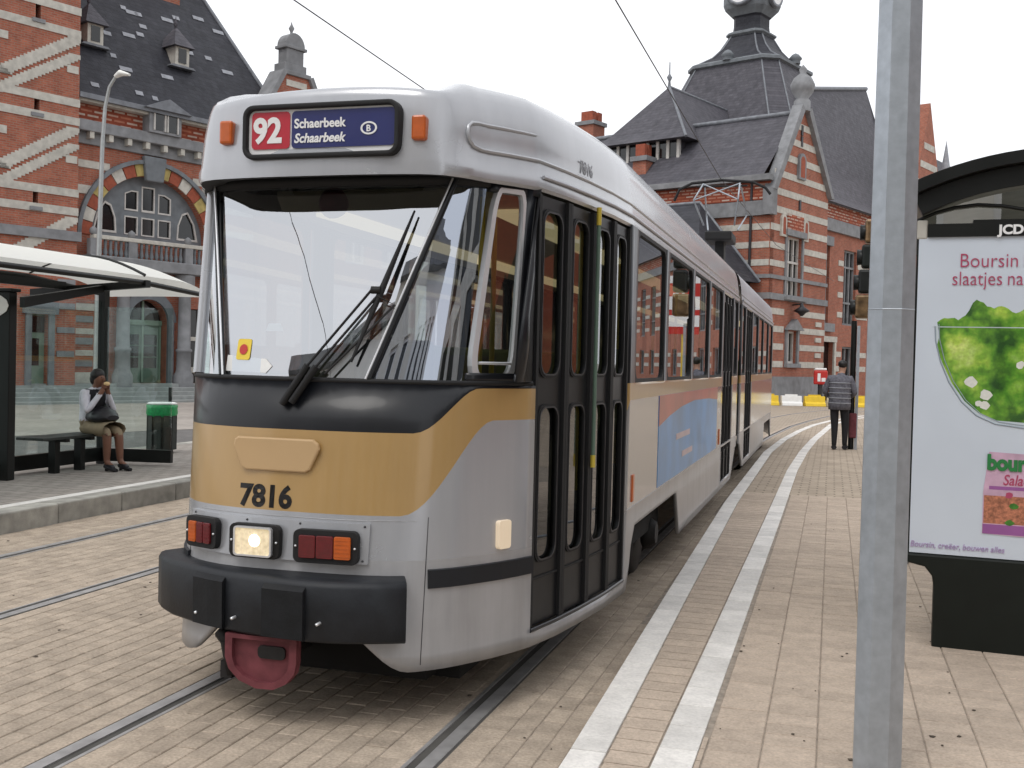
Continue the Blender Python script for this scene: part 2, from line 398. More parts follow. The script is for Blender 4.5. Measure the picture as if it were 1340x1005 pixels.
def sheet(name, pts, z, m, kind='structure'):
    mb = MB(); mb.add([(x, y, z) for x, y in pts], [tuple(range(len(pts)))]); o = mb.build(name, m); o['kind'] = kind; return o
sheet('ground', [(-2500, -2500), (2500, -2500), (2500, 2500), (-2500, 2500)], -.05, 'pavement')
sheet('street', [(-60, 24), (60, 24), (60, 70), (-60, 70)], -.004, 'paver_track_far')
sheet('near_street', [(-60, -30), (60, -30), (60, 24), (-60, 24)], -.03, 'asphalt')

# polylines measured along the kerb (left edge of the two white strips) and the track centre
KERB = [(1.36, -6), (1.36, 4.1), (1.28, 7.5), (1.17, 13), (1.14, 21), (1.27, 25), (1.5, 28.6), (1.8, 31.9), (2.3, 35.2), (3.3, 39.5), (4.9, 44)]
STR2 = [(1.70, -6), (1.70, 4.25), (1.71, 11.6), (1.71, 17.5), (1.78, 21.5), (1.91, 25.3), (2.30, 32.7), (3.0, 37), (4.2, 41)]
TRK = [(0, -40), (0, 22), (.04, 25), (.18, 28), (.5, 33), (.95, 37), (1.6, 41.5), (2.6, 46), (4.1, 51), (6.2, 56)]
def resample(pl, step):
    P = [Vector((x, y, 0)) for x, y in pl]; out_ = [P[0]]; acc = 0
    for a, b in zip(P, P[1:]):
        L = (b-a).length; t = step-acc
        while t <= L: out_.append(a+(b-a)*(t/L)); t += step
        acc = (acc+L) % step
    return out_
def xat(pl, y):
    for (x0, y0), (x1, y1) in zip(pl, pl[1:]):
        if y0 <= y <= y1: return x0+(x1-x0)*(y-y0)/(y1-y0)
    return pl[-1][0]
def offs(P, d):
    o = []
    for i, p in enumerate(P):
        t = (P[min(i+1, len(P)-1)]-P[max(i-1, 0)]).normalized(); o.append(p+Vector((t.y, -t.x, 0))*d)
    return o
bed = sheet('track_bed', [(-5.0, -6), (1.37, -6), (1.2, 13), (1.16, 24), (-5.0, 24)], -.006, 'paver_joint')
# right platform slab
mb = MB(); K = offs(resample(KERB, 1.0), .14)
kv = [(p.x, p.y, .114) for p in K]; rv = [(60, p.y, .114) for p in K]
mb.grid([kv, rv][::-1], smooth=False)
plat = mb.build('platform', 'paver_joint'); plat['kind'] = 'structure'
mb = MB(); K2 = [p for p in K if p.y > 13.9]
mb.grid([[(p.x+.02, p.y, .119) for p in K2], [(60, p.y, .119) for p in K2]][::-1], smooth=False)
o = mb.build('paving', 'paver_far', plat, kind='stuff')
# pavers: one shared mesh, nearest ones as objects of their own, the rest joined
def paver_mesh(name, lx, ly, m, h=.014, ch=.004):
    mb = MB(); a, b = lx/2, ly/2
    vs = [(-a, -b, -h), (a, -b, -h), (a, b, -h), (-a, b, -h), (-a, -b, -ch), (a, -b, -ch), (a, b, -ch), (-a, b, -ch),
          (-a+ch, -b+ch, 0), (a-ch, -b+ch, 0), (a-ch, b-ch, 0), (-a+ch, b-ch, 0)]
    fs = [(8, 9, 10, 11)]+[(4+i, 4+(i+1) % 4, 8+(i+1) % 4, 8+i) for i in range(4)]+[(i, (i+1) % 4, 4+(i+1) % 4, 4+i) for i in range(4)]
    mb.add(vs, fs); o = mb.build(name, m); me = o.data; bpy.data.objects.remove(o); return me, vs, fs
def lay(spots, lx, ly, m, parent, name='paver', limit=300, z=0., rest='paver_field'):
    me, vs, fs = paver_mesh(name, lx-.005, ly-.005, m)
    C = Vector((2.35, 0)); spots.sort(key=lambda s_: (Vector(s_)-C).length)
    F = [s_ for s_ in spots if s_[1] > 3.3]; head = F[:limit]; hs = set(head)
    for s_ in head:
        o = bpy.data.objects.new(name, me); COL.objects.link(o); o.parent = parent
        o.location = (s_[0], s_[1], z+random.uniform(-.0015, .0015)); o.rotation_euler = (random.gauss(0, .004), random.gauss(0, .004), random.gauss(0, .006))
    mb = MB()
    for s_ in spots:
        if s_ in hs: continue
        dz = z+random.uniform(-.0015, .0015); r = random.gauss(0, .006)
        mb.add([(s_[0]+v[0]-v[1]*r, s_[1]+v[1]+v[0]*r, v[2]+dz) for v in vs], fs)
    mb.build(rest, m, parent, kind='stuff')
sp = []
for i in range(-1, 20):
    for j in range(0, 76):
        x, y = 2.0+i*.222, 3.0+j*.147
        xk, x2 = xat(KERB, y), xat(STR2, y)
        if x-.11 < x2+.165: continue
        sp.append((x, y+(.07 if i % 2 else 0)*0))
lay(sp, .222, .147, 'paver', plat, z=.12)
# pavers between the two white strips
sp = []
for j in range(0, 76):
    y = 3.0+j*.147; a, b = xat(KERB, y)+.155, xat(STR2, y)-.005; sp.append((a, b, y))
mb = MB()
for a, b, y in sp:
    cx, l = (a+b)/2, (b-a)-.008
    mb.box((cx-l/2, y-.069, .106), (cx+l/2, y+.069, .12))
mb.build('paver_strip', 'paver', plat, kind='stuff')
# cut pavers between the second strip and the grid
mb = MB()
for j in range(0, 76):
    y = 3.0+j*.147; a = xat(STR2, y)+.164; b = 2.0-.222-.111
    while b-.005 < a+.0: b += .222
    b -= .0045
    if b-a > .02: mb.box((a, y-.07, .1), (b, y+.07, .1195))
mb.build('cut_pavers', 'paver', plat, kind='stuff')
# white edge stones
def stones(pl, w0, step, name, z0, z1, y0=3.0, y1=43):
    P = resample(pl, step); Q = offs(P, w0)
    for i in range(len(P)-1):
        if P[i].y < y0 or P[i].y > y1: continue
        a, b, c_, d = P[i], P[i+1], Q[i+1], Q[i]; g = .003
        t = (b-a).normalized()*g
        mb = MB(); pts = [a+t, b-t, c_-t, d+t]; zz = z1+random.uniform(-.001, .001)
        mb.add([(p.x, p.y, z0) for p in pts]+[(p.x, p.y, zz) for p in pts], [(4, 7, 6, 5), (0, 4, 5, 1), (1, 5, 6, 2), (2, 6, 7, 3), (3, 7, 4, 0)])
        mb.build(name, 'edge_white', plat, bevel=.004)
stones(KERB, .15, .45, 'kerb_stone', -.03, .122)
stones(STR2, .16, .30, 'edge_stone', .09, .122)
# street pavers round the tracks
RX = (.735, -.735, -3.47+.735, -3.47-.735)
sp = []
for i in range(0, 58):
    for j in range(0, 76):
        x, y = -4.93+i*.11, 3.2+j*.2+(.1 if i % 2 else 0)
        if x+.055 > xat(KERB, y)-.005 or any(abs(x-r) < .135 for r in RX): continue
        if y < 4.6 and x > 1.0 and False: continue
        sp.append((round(x, 4), round(y, 4)))
lay(sp, .11, .2, 'paver_track', bed, z=0.)
sheet('track_paving', [(-4.98, 18.3), (1.13, 18.3), (1.13, 24.1), (-4.98, 24.1)], -.001, 'paver_track_far')
# rails
def rail_track(cx, name):
    t = thing(name, None, None, (cx, 4, 0)); t['kind'] = 'structure'
    P = [Vector((x+cx, y, 0)) for x, y in TRK] if cx > -1 else [Vector((cx, -40, 0)), Vector((cx, 22, 0)), Vector((cx+.1, 30, 0)), Vector((cx+.8, 40, 0)), Vector((cx+2.4, 50, 0))]
    for sgn in (1, -1):
        def strip(d0, d1, z, nm, m, parent, h=.012):
            a, b = offs(P, sgn*d0), offs(P, sgn*d1); mb = MB()
            if sgn < 0: a, b = b, a
            mb.grid([[(p.x, p.y, z) for p in a], [(p.x, p.y, z) for p in b]][::-1], smooth=False)
            mb.grid([[(p.x, p.y, z-h) for p in a], [(p.x, p.y, z) for p in a]], smooth=False)
            mb.grid([[(p.x, p.y, z) for p in b], [(p.x, p.y, z-h) for p in b]], smooth=False)
            return mb.build(nm, m, parent)
        r = strip(.7175, .785, .003, 'rail', 'steel_rail', t, .03)
        strip(.675, .7175, -.004, 'groove', 'groove', r, .002)
        strip(.655, .675, .001, 'guard_lip', 'steel_rail', r, .02)
        strip(.785, .80, -.0045, 'seal', 'groove', r, .002)
        strip(.80, .90, -.001, 'rail_bedding', 'paver_track', r, .01); strip(.56, .655, -.0015, 'rail_bedding', 'paver_track', r, .01)
rail_track(0., 'tram_track'); rail_track(-3.47, 'tram_track')
# left platform
lp = sheet('island_platform', [(-8.05, -6), (-5.36, -6), (-5.36, 60), (-8.05, 60)], .197, 'platform_tiles')
mb = MB(); mb.box((-5.36, -6, .1), (-5.22, 60, .2)); mb.build('edge_line', 'edge_white', lp)
for side, x0, x1 in ((0, -5.22, -4.98), (1, -8.3, -8.05)):
    y = 3.0
    while y < 34:
        l = 1.0; mb = MB(); mb.box((x0, y+.006, -.03), (x1, y+l-.006, .199+random.uniform(-.003, .003))); mb.build('kerb_stone', 'kerb_stone', lp, bevel=.015); y += l
sheet('road', [(-14.5, -10), (-8.2, -10), (-8.2, 60), (-14.5, 60)], -.008, 'asphalt')

# small litter, grit and leaf scraps lying on the paving
rg = random.Random(5); mb = MB()
for k in range(150):
    if k % 2: x, y, z = rg.uniform(1.8, 4.6), 3.2+abs(rg.gauss(0, 4.5)), .1225
    else: x, y, z = rg.uniform(-4.9, 1.3), 3.2+abs(rg.gauss(0, 5)), .003
    if z < .01 and any(abs(x-r) < .06 for r in RX): continue
    s_ = rg.choice((.004, .005, .007, .009, .014)); n_ = 5; a0 = rg.uniform(0, 6)
    mb.prism([(x+s_*rg.uniform(.5, 1.2)*math.cos(a0+6.283*i/n_), y+s_*rg.uniform(.5, 1.2)*math.sin(a0+6.283*i/n_), z) for i in range(n_)], (0, 0, .003))
mat('grit', (.07, .055, .04), .9, var=.5, vs=30)
tag(mb.build('litter_grit', 'grit'), 'dark grit and leaf scraps scattered over the paving', 'litter', kind='stuff')
# ------------------------------------------------------------------ brick station wing on the left
PL = Vector((-21.63, 33.92, 0)); FL = Fac(PL, AX, NX)
t = thing('station_wing', 'red brick station wing with arched window, balcony and dark slate roof', 'building', PL+NX*-3)
mb = MB()
win_hole = [(-2.25, 5.72)]+[(a, z) for a, z in arch(.15, 5.75, 2.35, 180, 0, 20)]+[(2.5, 5.72)]
door_hole = [(-.72, .6)]+arch(.06, 2.85, .78, 180, 0, 12)+[(.84, .6)]
sd1 = rect(1.75, 2.75, .6, 3.4)
FL.wall(mb, rect(-3.2, 14, -.1, 10.4), [win_hole, door_hole, sd1]+[rect(9.6+2.2*k, 10.8+2.2*k, z0, z0+2.3) for k in range(2) for z0 in (1.2, 5.8)], 0, .55)
wl = mb.build('wall', 'brick', t)
mb = MB(); FL.box(mb, -3.2, 14, 0, 10.3, -6, -5.5); mb.build('rear_wall', 'brick', t)
# arch of alternating stones
cols = ['brick_red', 'stone_pale', 'brick_red', 'stone_yellow', 'brick_red', 'stone_pale', 'brick_red', 'stone_yellow', 'brick_red']
nv = 17
for i in range(nv):
    a0, a1 = 180*i/nv+.4, 180*(i+1)/nv-.4
    mb = MB(); FL.prism(mb, arch(.15, 5.75, 2.36, a0, a1, 3)+arch(.15, 5.75, 2.78, a1, a0, 3), -.1, .05)
    key = i == nv//2
    mb.build('keystone' if key else 'voussoir', 'stone_grey' if key else cols[i % 4 if i < nv//2 else (nv-1-i) % 4], t)
mb = MB(); FL.prism(mb, [(-.2, 7.9), (.5, 7.9), (.62, 8.8), (-.32, 8.8)], .02, .22); mb.build('keystone_carving', 'stone_blue', t, bevel=.05)
mb = MB(); mb.grid([[FL.p(a, z, d) for a, z in arch(.15, 5.75, r, 180, 0, 28)] for r, d in ((2.785, .0), (2.785, .14), (2.93, .14), (2.93, 0.))], smooth=False)
mb.build('hood_mould', 'stone_blue', t)
# tracery with real lights
panes = []
for k in range(3):
    a0 = -.78+k*.68
    panes.append(rect(a0, a0+.54, 5.95, 6.62)); top = [7.55, 7.75, 7.55][k]
    panes.append([(a0, 6.82), (a0+.54, 6.82), (a0+.54, top-(.12 if k == 2 else 0)), (a0+.27, top), (a0, top-(.12 if k == 0 else 0))])
sideL = [(-2.0, 5.95), (-1.08, 5.95), (-1.12, 6.5), (-1.3, 6.95), (-1.55, 7.05), (-1.85, 6.6)]
sideR = [(2.3-(a+2.0), z) for a, z in sideL]
mb = MB(); FL.wall(mb, win_hole, panes+[sideL, sideR], -.28, .12)
mb.build('tracery', 'stone_blue', t)
for q in panes+[sideL, sideR]:
    cx, cz = sum(a for a, z in q)/len(q), sum(z for a, z in q)/len(q)
    inn = [(cx+(a-cx)*.84, cz+(z-cz)*.86) for a, z in q]
    mb = MB(); ring(mb, [FL.p(a, z, -.32) for a, z in q], [FL.p(a, z, -.32) for a, z in inn], NX*.06)
    f = mb.build('window_frame', 'window_frame', t)
    mb = MB(); mb.add([FL.p(a, z, -.34) for a, z in q], [tuple(range(len(q)))]); mb.build('pane', 'window_dark', f)
# balcony
mb = MB(); FL.box(mb, -2.6, 2.9, 4.62, 5.02, 0, .75); mb.build('balcony_slab', 'stone_grey', t, bevel=.03)
mb = MB(); FL.box(mb, -2.5, 2.8, 5.58, 5.72, .45, .72); mb.build('balcony_rail', 'stone_pale', t, bevel=.02)
for a in (-2.45, -1.0, 1.3, 2.75):
    mb = MB(); FL.box(mb, a-.16, a+.16, 5.02, 5.58, .46, .7)
    mb.lathe([(.1, 5.73), (.14, 5.82), (.12, 5.92), (.02, 6.0)], FL.p(a, 0, .58), 8); mb.build('balcony_pier', 'stone_grey', t)
a = -2.2
while a < 2.65:
    if min(abs(a-q) for q in (-1.0, 1.3)) > .18:
        mb = MB(); mb.lathe([(.05, 5.02), (.085, 5.15), (.045, 5.35), (.065, 5.5), (.05, 5.58)], FL.p(a, 0, .58), 6); mb.build('baluster', 'stone_blue', t)
    a += .2
# ground floor: columns, doors, bands
for a in (-1.15, 1.35):
    mb = MB(); mb.lathe([(.36, .45), (.36, .9), (.30, 1.0), (.27, 1.1), (.26, 1.75), (.3, 1.78), (.3, 1.86), (.24, 1.9), (.22, 3.9), (.3, 4.05), (.36, 4.3), (.36, 4.6)], FL.p(a, 0, .38), 14); mb.build('column', 'stone_grey', t)
mb = MB(); mb.grid([[FL.p(a, z, d) for a, z in arch(.06, 2.85, r, 180, 0, 20)] for r, d in ((.8, 0.0), (.8, .12), (1.12, .12), (1.12, 0))], smooth=False)
for s_ in (-.94-.18, .88): FL.box(mb, s_-.02, s_+.22, .6, 2.85, 0, .118)
mb.build('door_surround', 'stone_blue', t)
d = MB(); FL.box(d, -.74, .86, .6, 2.72, -.42, -.34); dr = d.build('entrance_door', 'green_door', t)
for a0 in (-.62, .12):
    for k in range(3):
        mb = MB(); FL.box(mb, a0, a0+.54, 1.15+k*.42, 1.53+k*.42, -.339, -.325); mb.build('pane', 'window_dark', dr)
for a0 in (-.70, .02, .74):
    mb = MB(); FL.box(mb, a0, a0+.08, .62, 2.7, -.34, -.30); mb.build('stile', 'green_door_light', dr)
mb = MB(); FL.box(mb, -.74, .86, 2.72, 2.9, -.42, -.28); mb.build('transom', 'green_door_light', t)
mb = MB(); FL.prism(mb, [(-.7, 2.9)]+arch(.06, 2.88, .74, 180, 0, 12)+[(.82, 2.9)], -.42, -.36); fl = mb.build('fanlight', 'window_dark', t)
mb = MB(); FL.box(mb, .02, .1, 2.9, 3.6, -.36, -.3); mb.build('mullion', 'green_door_light', fl)
mb = MB(); FL.box(mb, 1.75, 2.75, .6, 3.4, -.5, -.45); sw = mb.build('side_window', 'window_dark', t)
mb = MB(); FL.box(mb, 1.75, 2.75, 1.0, 1.2, -.4, .05); FL.box(mb, 1.75, 2.75, 2.2, 2.35, -.4, .03); mb.build('sill', 'stone_pale', sw)
for z0, z1 in ((3.12, 3.36), (2.3, 2.5), (1.55, 1.75), (.6, .98)):
    mb = MB(); FL.box(mb, -2.98, -1.75, z0, z1, 0, .03); mb.build('stone_band', 'stone_pale', t)
for z0 in (2.72, 1.95, 1.18):
    mb = MB(); FL.box(mb, -2.8, -2.1, z0, z0+.22, 0, .05); mb.build('stone_block', 'stone_grey', t)
mb = MB(); FL.box(mb, -1.9, -1.72, .6, 4.6, .0, .1); mb.build('down_pipe', 'green_door_light', t)
for z0, z1, a1 in ((8.05, 8.3, -1.55), (7.15, 7.45, -2.15), (6.25, 6.5, -2.6)):
    mb = MB(); FL.box(mb, -3.0, a1, z0, z1, 0, .03); mb.build('stone_band', 'stone_pale', t)
    mb = MB(); FL.box(mb, .3-a1, 5.4, z0, z1, 0, .03); mb.build('stone_band', 'stone_pale', t)
# cornice, frieze, eave
mb = MB(); FL.box(mb, -3, 14, 8.85, 9.25, 0, .12); FL.box(mb, -3, 14, 9.25, 9.62, .0, .4); mb.build('cornice', 'stone_grey', t, bevel=.02)
for k in range(22):
    a = -2.5+k*.72; mb = MB(); FL.box(mb, a, a+.16, 9.02, 9.25, .12, .36); mb.build('bracket', 'stone_pale', t)
mb = MB(); FL.box(mb, -3, 14, 9.62, 10.22, -.02, .06); mb.build('frieze', 'lattice', t)
mb = MB(); FL.box(mb, -3.02, 14, 10.22, 10.3, 0, .45); mb.build('eave_board', 'stone_pale', t)
mb = MB(); FL.box(mb, -3.02, 14, 10.3, 10.47, .1, .62); mb.build('gutter', 'lead', t)
# little pedimented window in the frieze
mb = MB(); FL.box(mb, -.32, 1.0, 9.62, 10.42, .0, .5); pw = mb.build('frieze_window', 'stone_grey', t)
FLb = FL
for a0 in (-.12, .42):
    mb = MB(); FL.box(mb, a0, a0+.36, 9.72, 10.28, .5, .52); f = mb.build('pane', 'window_dark', pw)
for a0 in (-.16, .28, .38, .8):
    mb = MB(); FL.box(mb, a0, a0+.05, 9.7, 10.3, .505, .56); mb.build('frame_bar', 'window_frame', pw)
mb = MB(); FL.prism(mb, [(-.62, 10.42), (1.3, 10.42), (.34, 10.85)], 0, .75); mb.build('pediment', 'lead', pw)
# roof, slope about 58 degrees
def rf(a, z): return FL.p(a, z, .35-(z-10.4)*.62)
ZT = 18.5
mb = MB(); mb.add([rf(-3.1, 10.38), rf(6.6, 10.38), rf(3.9, ZT-.6), rf(-3.1, ZT)], [(0, 1, 2, 3)])
mb.add([rf(6.6, 10.38), FL.p(6.6, 10.38, -9.8), rf(3.9, ZT-.6)], [(0, 1, 2)])
mb.add([rf(-3.1, 10.38), rf(-3.1, ZT), FL.p(-3.1, 10.38, -9.8)], [(0, 1, 2)])
roof = mb.build('roof', 'slate', t)
mb = MB(); mb.tube([rf(6.6, 10.45), rf(3.9, ZT-.55)], .09, 6); mb.tube([rf(3.9, ZT-.55), rf(-3.1, ZT)], .11, 6); mb.build('ridge_lead', 'lead', roof)
def dormer(a, z):
    b = rf(a, z); mb = MB(); dn = .35-(z-10.4)*.62
    FL.box(mb, a-.3, a+.3, z, z+.75, dn-.9, dn+.22); dm = mb.build('dormer', 'stone_pale', roof)
    mb = MB(); FL.box(mb, a-.17, a+.17, z+.12, z+.66, dn+.221, dn+.24); mb.build('pane', 'window_dark', dm)
    mb = MB(); ap = FL.p(a, z+1.6, dn-.25); base = [FL.p(a-.46, z+.72, dn+.4), FL.p(a+.46, z+.72, dn+.4), FL.p(a+.46, z+.72, dn-1.0), FL.p(a-.46, z+.72, dn-1.0)]
    mb.add(base+[ap], [(0, 1, 4), (1, 2, 4), (2, 3, 4), (3, 0, 4), (3, 2, 1, 0)]); mb.lathe([(.05, 0), (.09, .12), (.03, .3), (.0, .5)], ap-Vector((0, 0, .05)), 6)
    mb.build('dormer_roof', 'slate_light', dm)
    mb = MB(); FL.prism(mb, [(a-.55, z-.06), (a+.55, z-.06), (a+.45, z+.02), (a-.45, z+.02)], dn-.2, dn+.3); mb.build('dormer_sill', 'lead', dm)
dormer(-1.72, 12.55); dormer(1.85, 12.6)
rr = random.Random(3)
for k in range(26):
    a, z = rr.uniform(-2.8, 4.6), rr.uniform(10.8, 15.2); mb = MB(); q = rf(a, z); u = (rf(a, z+.16)-q); ww = rr.choice((.22, .3, .5))
    nrm = u.cross(AX).normalized(); nrm = nrm if nrm.dot(NX) > 0 else -nrm
    mb.obox(q+nrm*.005, AX*ww, u, nrm*.02); mb.build('pale_slate', 'slate_pale', roof)
# chimney stack on the ridge
mb = MB(); FL.box(mb, 2.2, 3.1, 14.6, 19.5, -3.6, -2.9); ch = mb.build('chimney', 'brick', t)
for z in (15.3, 16.0):
    mb = MB(); FL.box(mb, 2.18, 3.12, z, z+.25, -3.62, -2.88); mb.build('stone_band', 'stone_pale', ch)

# ------------------------------------------------------------------ tall gabled block with zig-zag bands
t = thing('gabled_block', 'tall red brick block with pale zig-zag stone bands, at the left edge', 'building', PL+AX*-8)
FB = Fac(PL+NX*.6, AX, NX)
slits = []
mb = MB()
hol = [rect(-4.6, -4.02, .5, 2.9)]
for z in (13.1, 10.05, 7.0): hol.append(rect(-4.6, -4.42, z-.6, z))
for z in (13.1, 10.05, 7.0): hol.append(rect(-8.6, -8.42, z-.6, z))
FB.wall(mb, rect(-14, -3.05, -.1, 19), hol, 0, .4)
mb.obox(FB.p(-14, -.1, -9), AX*10.95, NX*8.55, (0, 0, 19.0)); mb.build('wall', 'brick', t)
for z in (13.1, 10.05, 7.0):
    for a in (-4.6, -8.6):
        mb = MB(); FB.box(mb, a, a+.18, z-.6, z, -.35, -.3); sl = mb.build('slit_window', 'window_dark', t)
        mb = MB(); FB.box(mb, a-.12, a+.3, z-.72, z-.6, -.1, .08); mb.build('sill', 'stone_grey', sl)
d = MB(); FB.box(d, -4.6, -4.02, .5, 2.9, -.3, -.24); sd_ = d.build('side_door', 'green_door_light', t)
mb = MB(); FB.box(mb, -4.45, -4.2, 1.2, 2.1, -.24, -.23); mb.build('pane', 'window_dark', sd_)
mb = MB(); FB.box(mb, -4.58, -4.04, 2.3, 2.85, -.24, -.2); mb.build('fanlight', 'window_dark', sd_)
mb = MB()
for a0 in (-4.8, -4.02): FB.box(mb, a0, a0+.2, .5, 2.9, 0, .08)
FB.box(mb, -4.9, -3.72, 2.9, 3.3, 0, .14); mb.build('door_surround', 'stone_blue', t)
def band(z0, z1): 
    mb = MB(); FB.box(mb, -14, -3.03, z0, z1, .0, .03); mb.build('stone_band', 'stone_pale', t)
for z in (12.98, 9.92, 6.9): band(z-.02, z+.24)
for z in (12.22, 9.3, 6.28): band(z-.02, z+.24)
mb = MB(); FB.box(mb, -14, -2.95, 5.4, 5.72, 0, .12); mb.build('string_course', 'stone_grey', t)
mb = MB(); FB.box(mb, -14, -3.0, -.05, .55, 0, .1); mb.build('plinth', 'stone_steps', t)
for z in (4.7, 3.9, 3.1, 2.3, 1.5):
    mb = MB(); FB.box(mb, -3.72, -3.1, z, z+.2, 0, .04); mb.build('stone_block', 'stone_grey', t)
def zig(a0, z0, a1, z1, th):
    """diagonal band stepped in courses"""
    n = int(abs(z1-z0)/.075); mb = MB()
    for i in range(n):
        z = z0+(z1-z0)*i/n; a = a0+(a1-a0)*i/n; wdt = th*abs((a1-a0)/(z1-z0))
        FB.box(mb, max(a-wdt/2, -13.9), min(a+wdt/2, -3.04), z, z+.077, .0, .028)
    mb.build('diagonal_band', 'stone_pale', t)
for k in range(-1, 3):
    z = 7.55-2.98*k
    zig(-5.75, 7.5+3.0*k, -3.05, 9.2+3.0*k, .42); zig(-6.3, 7.2-.55+3.0*k, -3.05, 8.65+3.0*k, .36) if k >= 0 else None
    zig(-5.75, 7.5+3.0*k, -9.0, 9.2+3.0*k, .42)
    for a in (-3.5, -5.9):
        if k >= 0:
            mb = MB(); FB.box(mb, a, a+.4, 8.35+3.0*k-.35+(0 if a > -5 else .6), 8.5+3.0*k-.25+(0 if a > -5 else .6), 0, .03); mb.build('stone_block', 'stone_pale', t)
# steps in front of both blocks
st = thing('entrance_steps', 'long grey stone steps below the arched station door', 'steps', FL.p(0, 0, 2))
for k in range(5):
    mb = MB(); FL.box(mb, -13, 14, -.1, .6-k*.13, .1+k*.45, .1+(k+1)*.45); mb.build('step', 'stone_steps', st, bevel=.015)
sheet('forecourt', [tuple(FL.p(-40, 0, 14).xy), tuple(FL.p(30, 0, 14).xy), tuple(FL.p(30, 0, .05).xy), tuple(FL.p(-40, 0, .05).xy)], -.002, 'pavement')

# ------------------------------------------------------------------ second gable with stone finial, just right of the slate roof
t = thing('finial_gable', 'brick gable topped by a carved grey stone finial above the tram front', 'building', FL.p(7, 0, 0))
mb = MB(); FL.prism(mb, [(5.0, 0), (8.4, 0), (8.4, 10.6), (7.1, 13.05), (5.75, 13.05), (4.5, 10.8)], -.4, .35); mb.build('wall', 'brick', t)
for cp_ in ([(4.35, 10.8), (4.55, 10.8), (5.83, 13.07), (5.65, 13.17)], [(8.55, 10.6), (8.35, 10.6), (7.02, 13.07), (7.2, 13.17)]):
    mb = MB(); FL.prism(mb, cp_, -.4, .5); mb.build('coping', 'stone_grey', t)
mb = MB(); FL.box(mb, 5.7, 7.12, 13.05, 13.22, -.45, .45); FL.box(mb, 5.85, 6.97, 13.22, 13.55, -.36, .32); FL.box(mb, 5.98, 6.84, 13.55, 14.15, -.28, .28)
FL.box(mb, 5.86, 6.96, 14.15, 14.27, -.36, .36); FL.prism(mb, arch(6.41, 14.27, .5, 0, 180, 12, .55), -.28, .28)
mb.lathe([(.08, 14.78), (.05, 14.9), (.12, 15.05), (.04, 15.2), (.0, 15.35)], FL.p(6.41, 0, 0), 8); mb.build('finial', 'stone_grey', t, bevel=.02)
mb = MB(); FL.box(mb, 5.9, 6.95, 12.6, 12.85, .35, .38); mb.build('stone_band', 'stone_pale', t)

# ------------------------------------------------------------------ station with clock tower at the end of the street
PR = Vector((-.57, 53.17, 0)); FG = Fac(PR, AX, NX); FF = Fac(PR, BX, -AX)
t = thing('station_gable_wing', 'banded red brick station wing with stepped pale stripes and slate roof', 'building', PR+BX*6+AX*3)
mb = MB()
gw = [(-.3, 0), (6.4, 0), (6.4, 10.7), (3.35, 14.6), (2.55, 14.6), (-.3, 10.3)]
h1 = rect(1.5, 3.25, 5.2, 8.2); h2 = rect(1.8, 2.95, 1.95, 3.55)
FG.wall(mb, gw, [h1, h2], 0, .4); mb.build('wall', 'brick', t)
FF0 = Fac(FG.p(-.3, 0, 0), BX, -AX)
mb = MB(); FF0.wall(mb, rect(0, 22, 0, 10.7), [rect(5, 6.2, 5, 8)], 0.005, .4); mb.build('side_wall', 'brick', t)
def strip(z, h, a0, a1, fr, m='stone_pale', d=.03, nm='stone_band'):
    mb = MB(); fr.box(mb, a0, a1, z, z+h, 0, d); mb.build(nm, m, t)
for k in range(7):
    z = 8.32+k*.87; half = 3.35 if z < 10.3 else max(.35, 3.35*(14.6-z)/(14.6-10.4)+.1)
    if z < 14: strip(z, .32, max(-.28, 3.0-half+.02), min(6.38, 3.0+half-.02), FG)
for z in (7.45, 6.6, 4.3, 3.45, 2.6, 1.75):
    strip(z, .3, -.28, 1.42, FG); strip(z, .3, 3.33, 6.38, FG)
for z in (8.32, 7.45, 6.6, 4.3, 3.45, 2.6, 1.75): strip(z, .3, .03, 12, FF0)
for fr, L_ in ((FG, 6.42), (FF0, 12)):
    a0 = -.35 if fr is FG else -.1
    strip(5.0, .3, a0, L_, fr, 'stone_grey', .14, 'string_course'); strip(6.0, .18, a0+.02, L_, fr, 'stone_grey', .1, 'string_course')
    strip(0, 1.3, a0+.01, L_+.01, fr, 'stone_grey', .09, 'plinth')
# eave side frieze
strip(9.0, .7, 0.02, 20, FF0, 'stone_grey', .16, 'cornice'); strip(9.75, .85, 0.02, 20, FF0, 'lattice', .06, 'frieze'); strip(10.62, .28, -.1, 20, FF0, 'stone_grey', .45, 'gutter')
def win(fr, a0, a1, z0, z1, nx, zt, parent, fm='window_frame', d=-.25):
    mb = MB(); fr.box(mb, a0, a1, z0, z1, d-.08, d); w_ = mb.build('window', 'window_dark', parent)
    mb = MB()
    for k in range(nx+1):
        a = a0+(a1-a0-.1)*k/nx; fr.box(mb, a, a+.1, z0, z1, d+.001, d+.1)
    for z in [z0, z1-.1]+list(zt): fr.box(mb, a0+.01, a1-.01, z, z+.11, d+.002, d+.12)
    mb.build('frame', fm, w_)
win(FG, 1.5, 3.25, 5.2, 8.2, 3, (6.9,), t); win(FG, 1.8, 2.95, 1.95, 3.55, 2, (), t)
mb = MB()
for a in (1.32, 3.25): FG.box(mb, a, a+.18, 5.2, 8.2, 0, .08)
FG.box(mb, 1.2, 3.5, 8.2, 8.5, 0, .2); FG.box(mb, 1.15, 3.6, 5.05, 5.2, .1, .3); mb.build('window_surround', 'stone_grey', t)
mb = MB(); FG.box(mb, 1.45, 3.25, 8.5, 9.25, 0, .1); mb.build('lattice_panel', 'lattice', t)
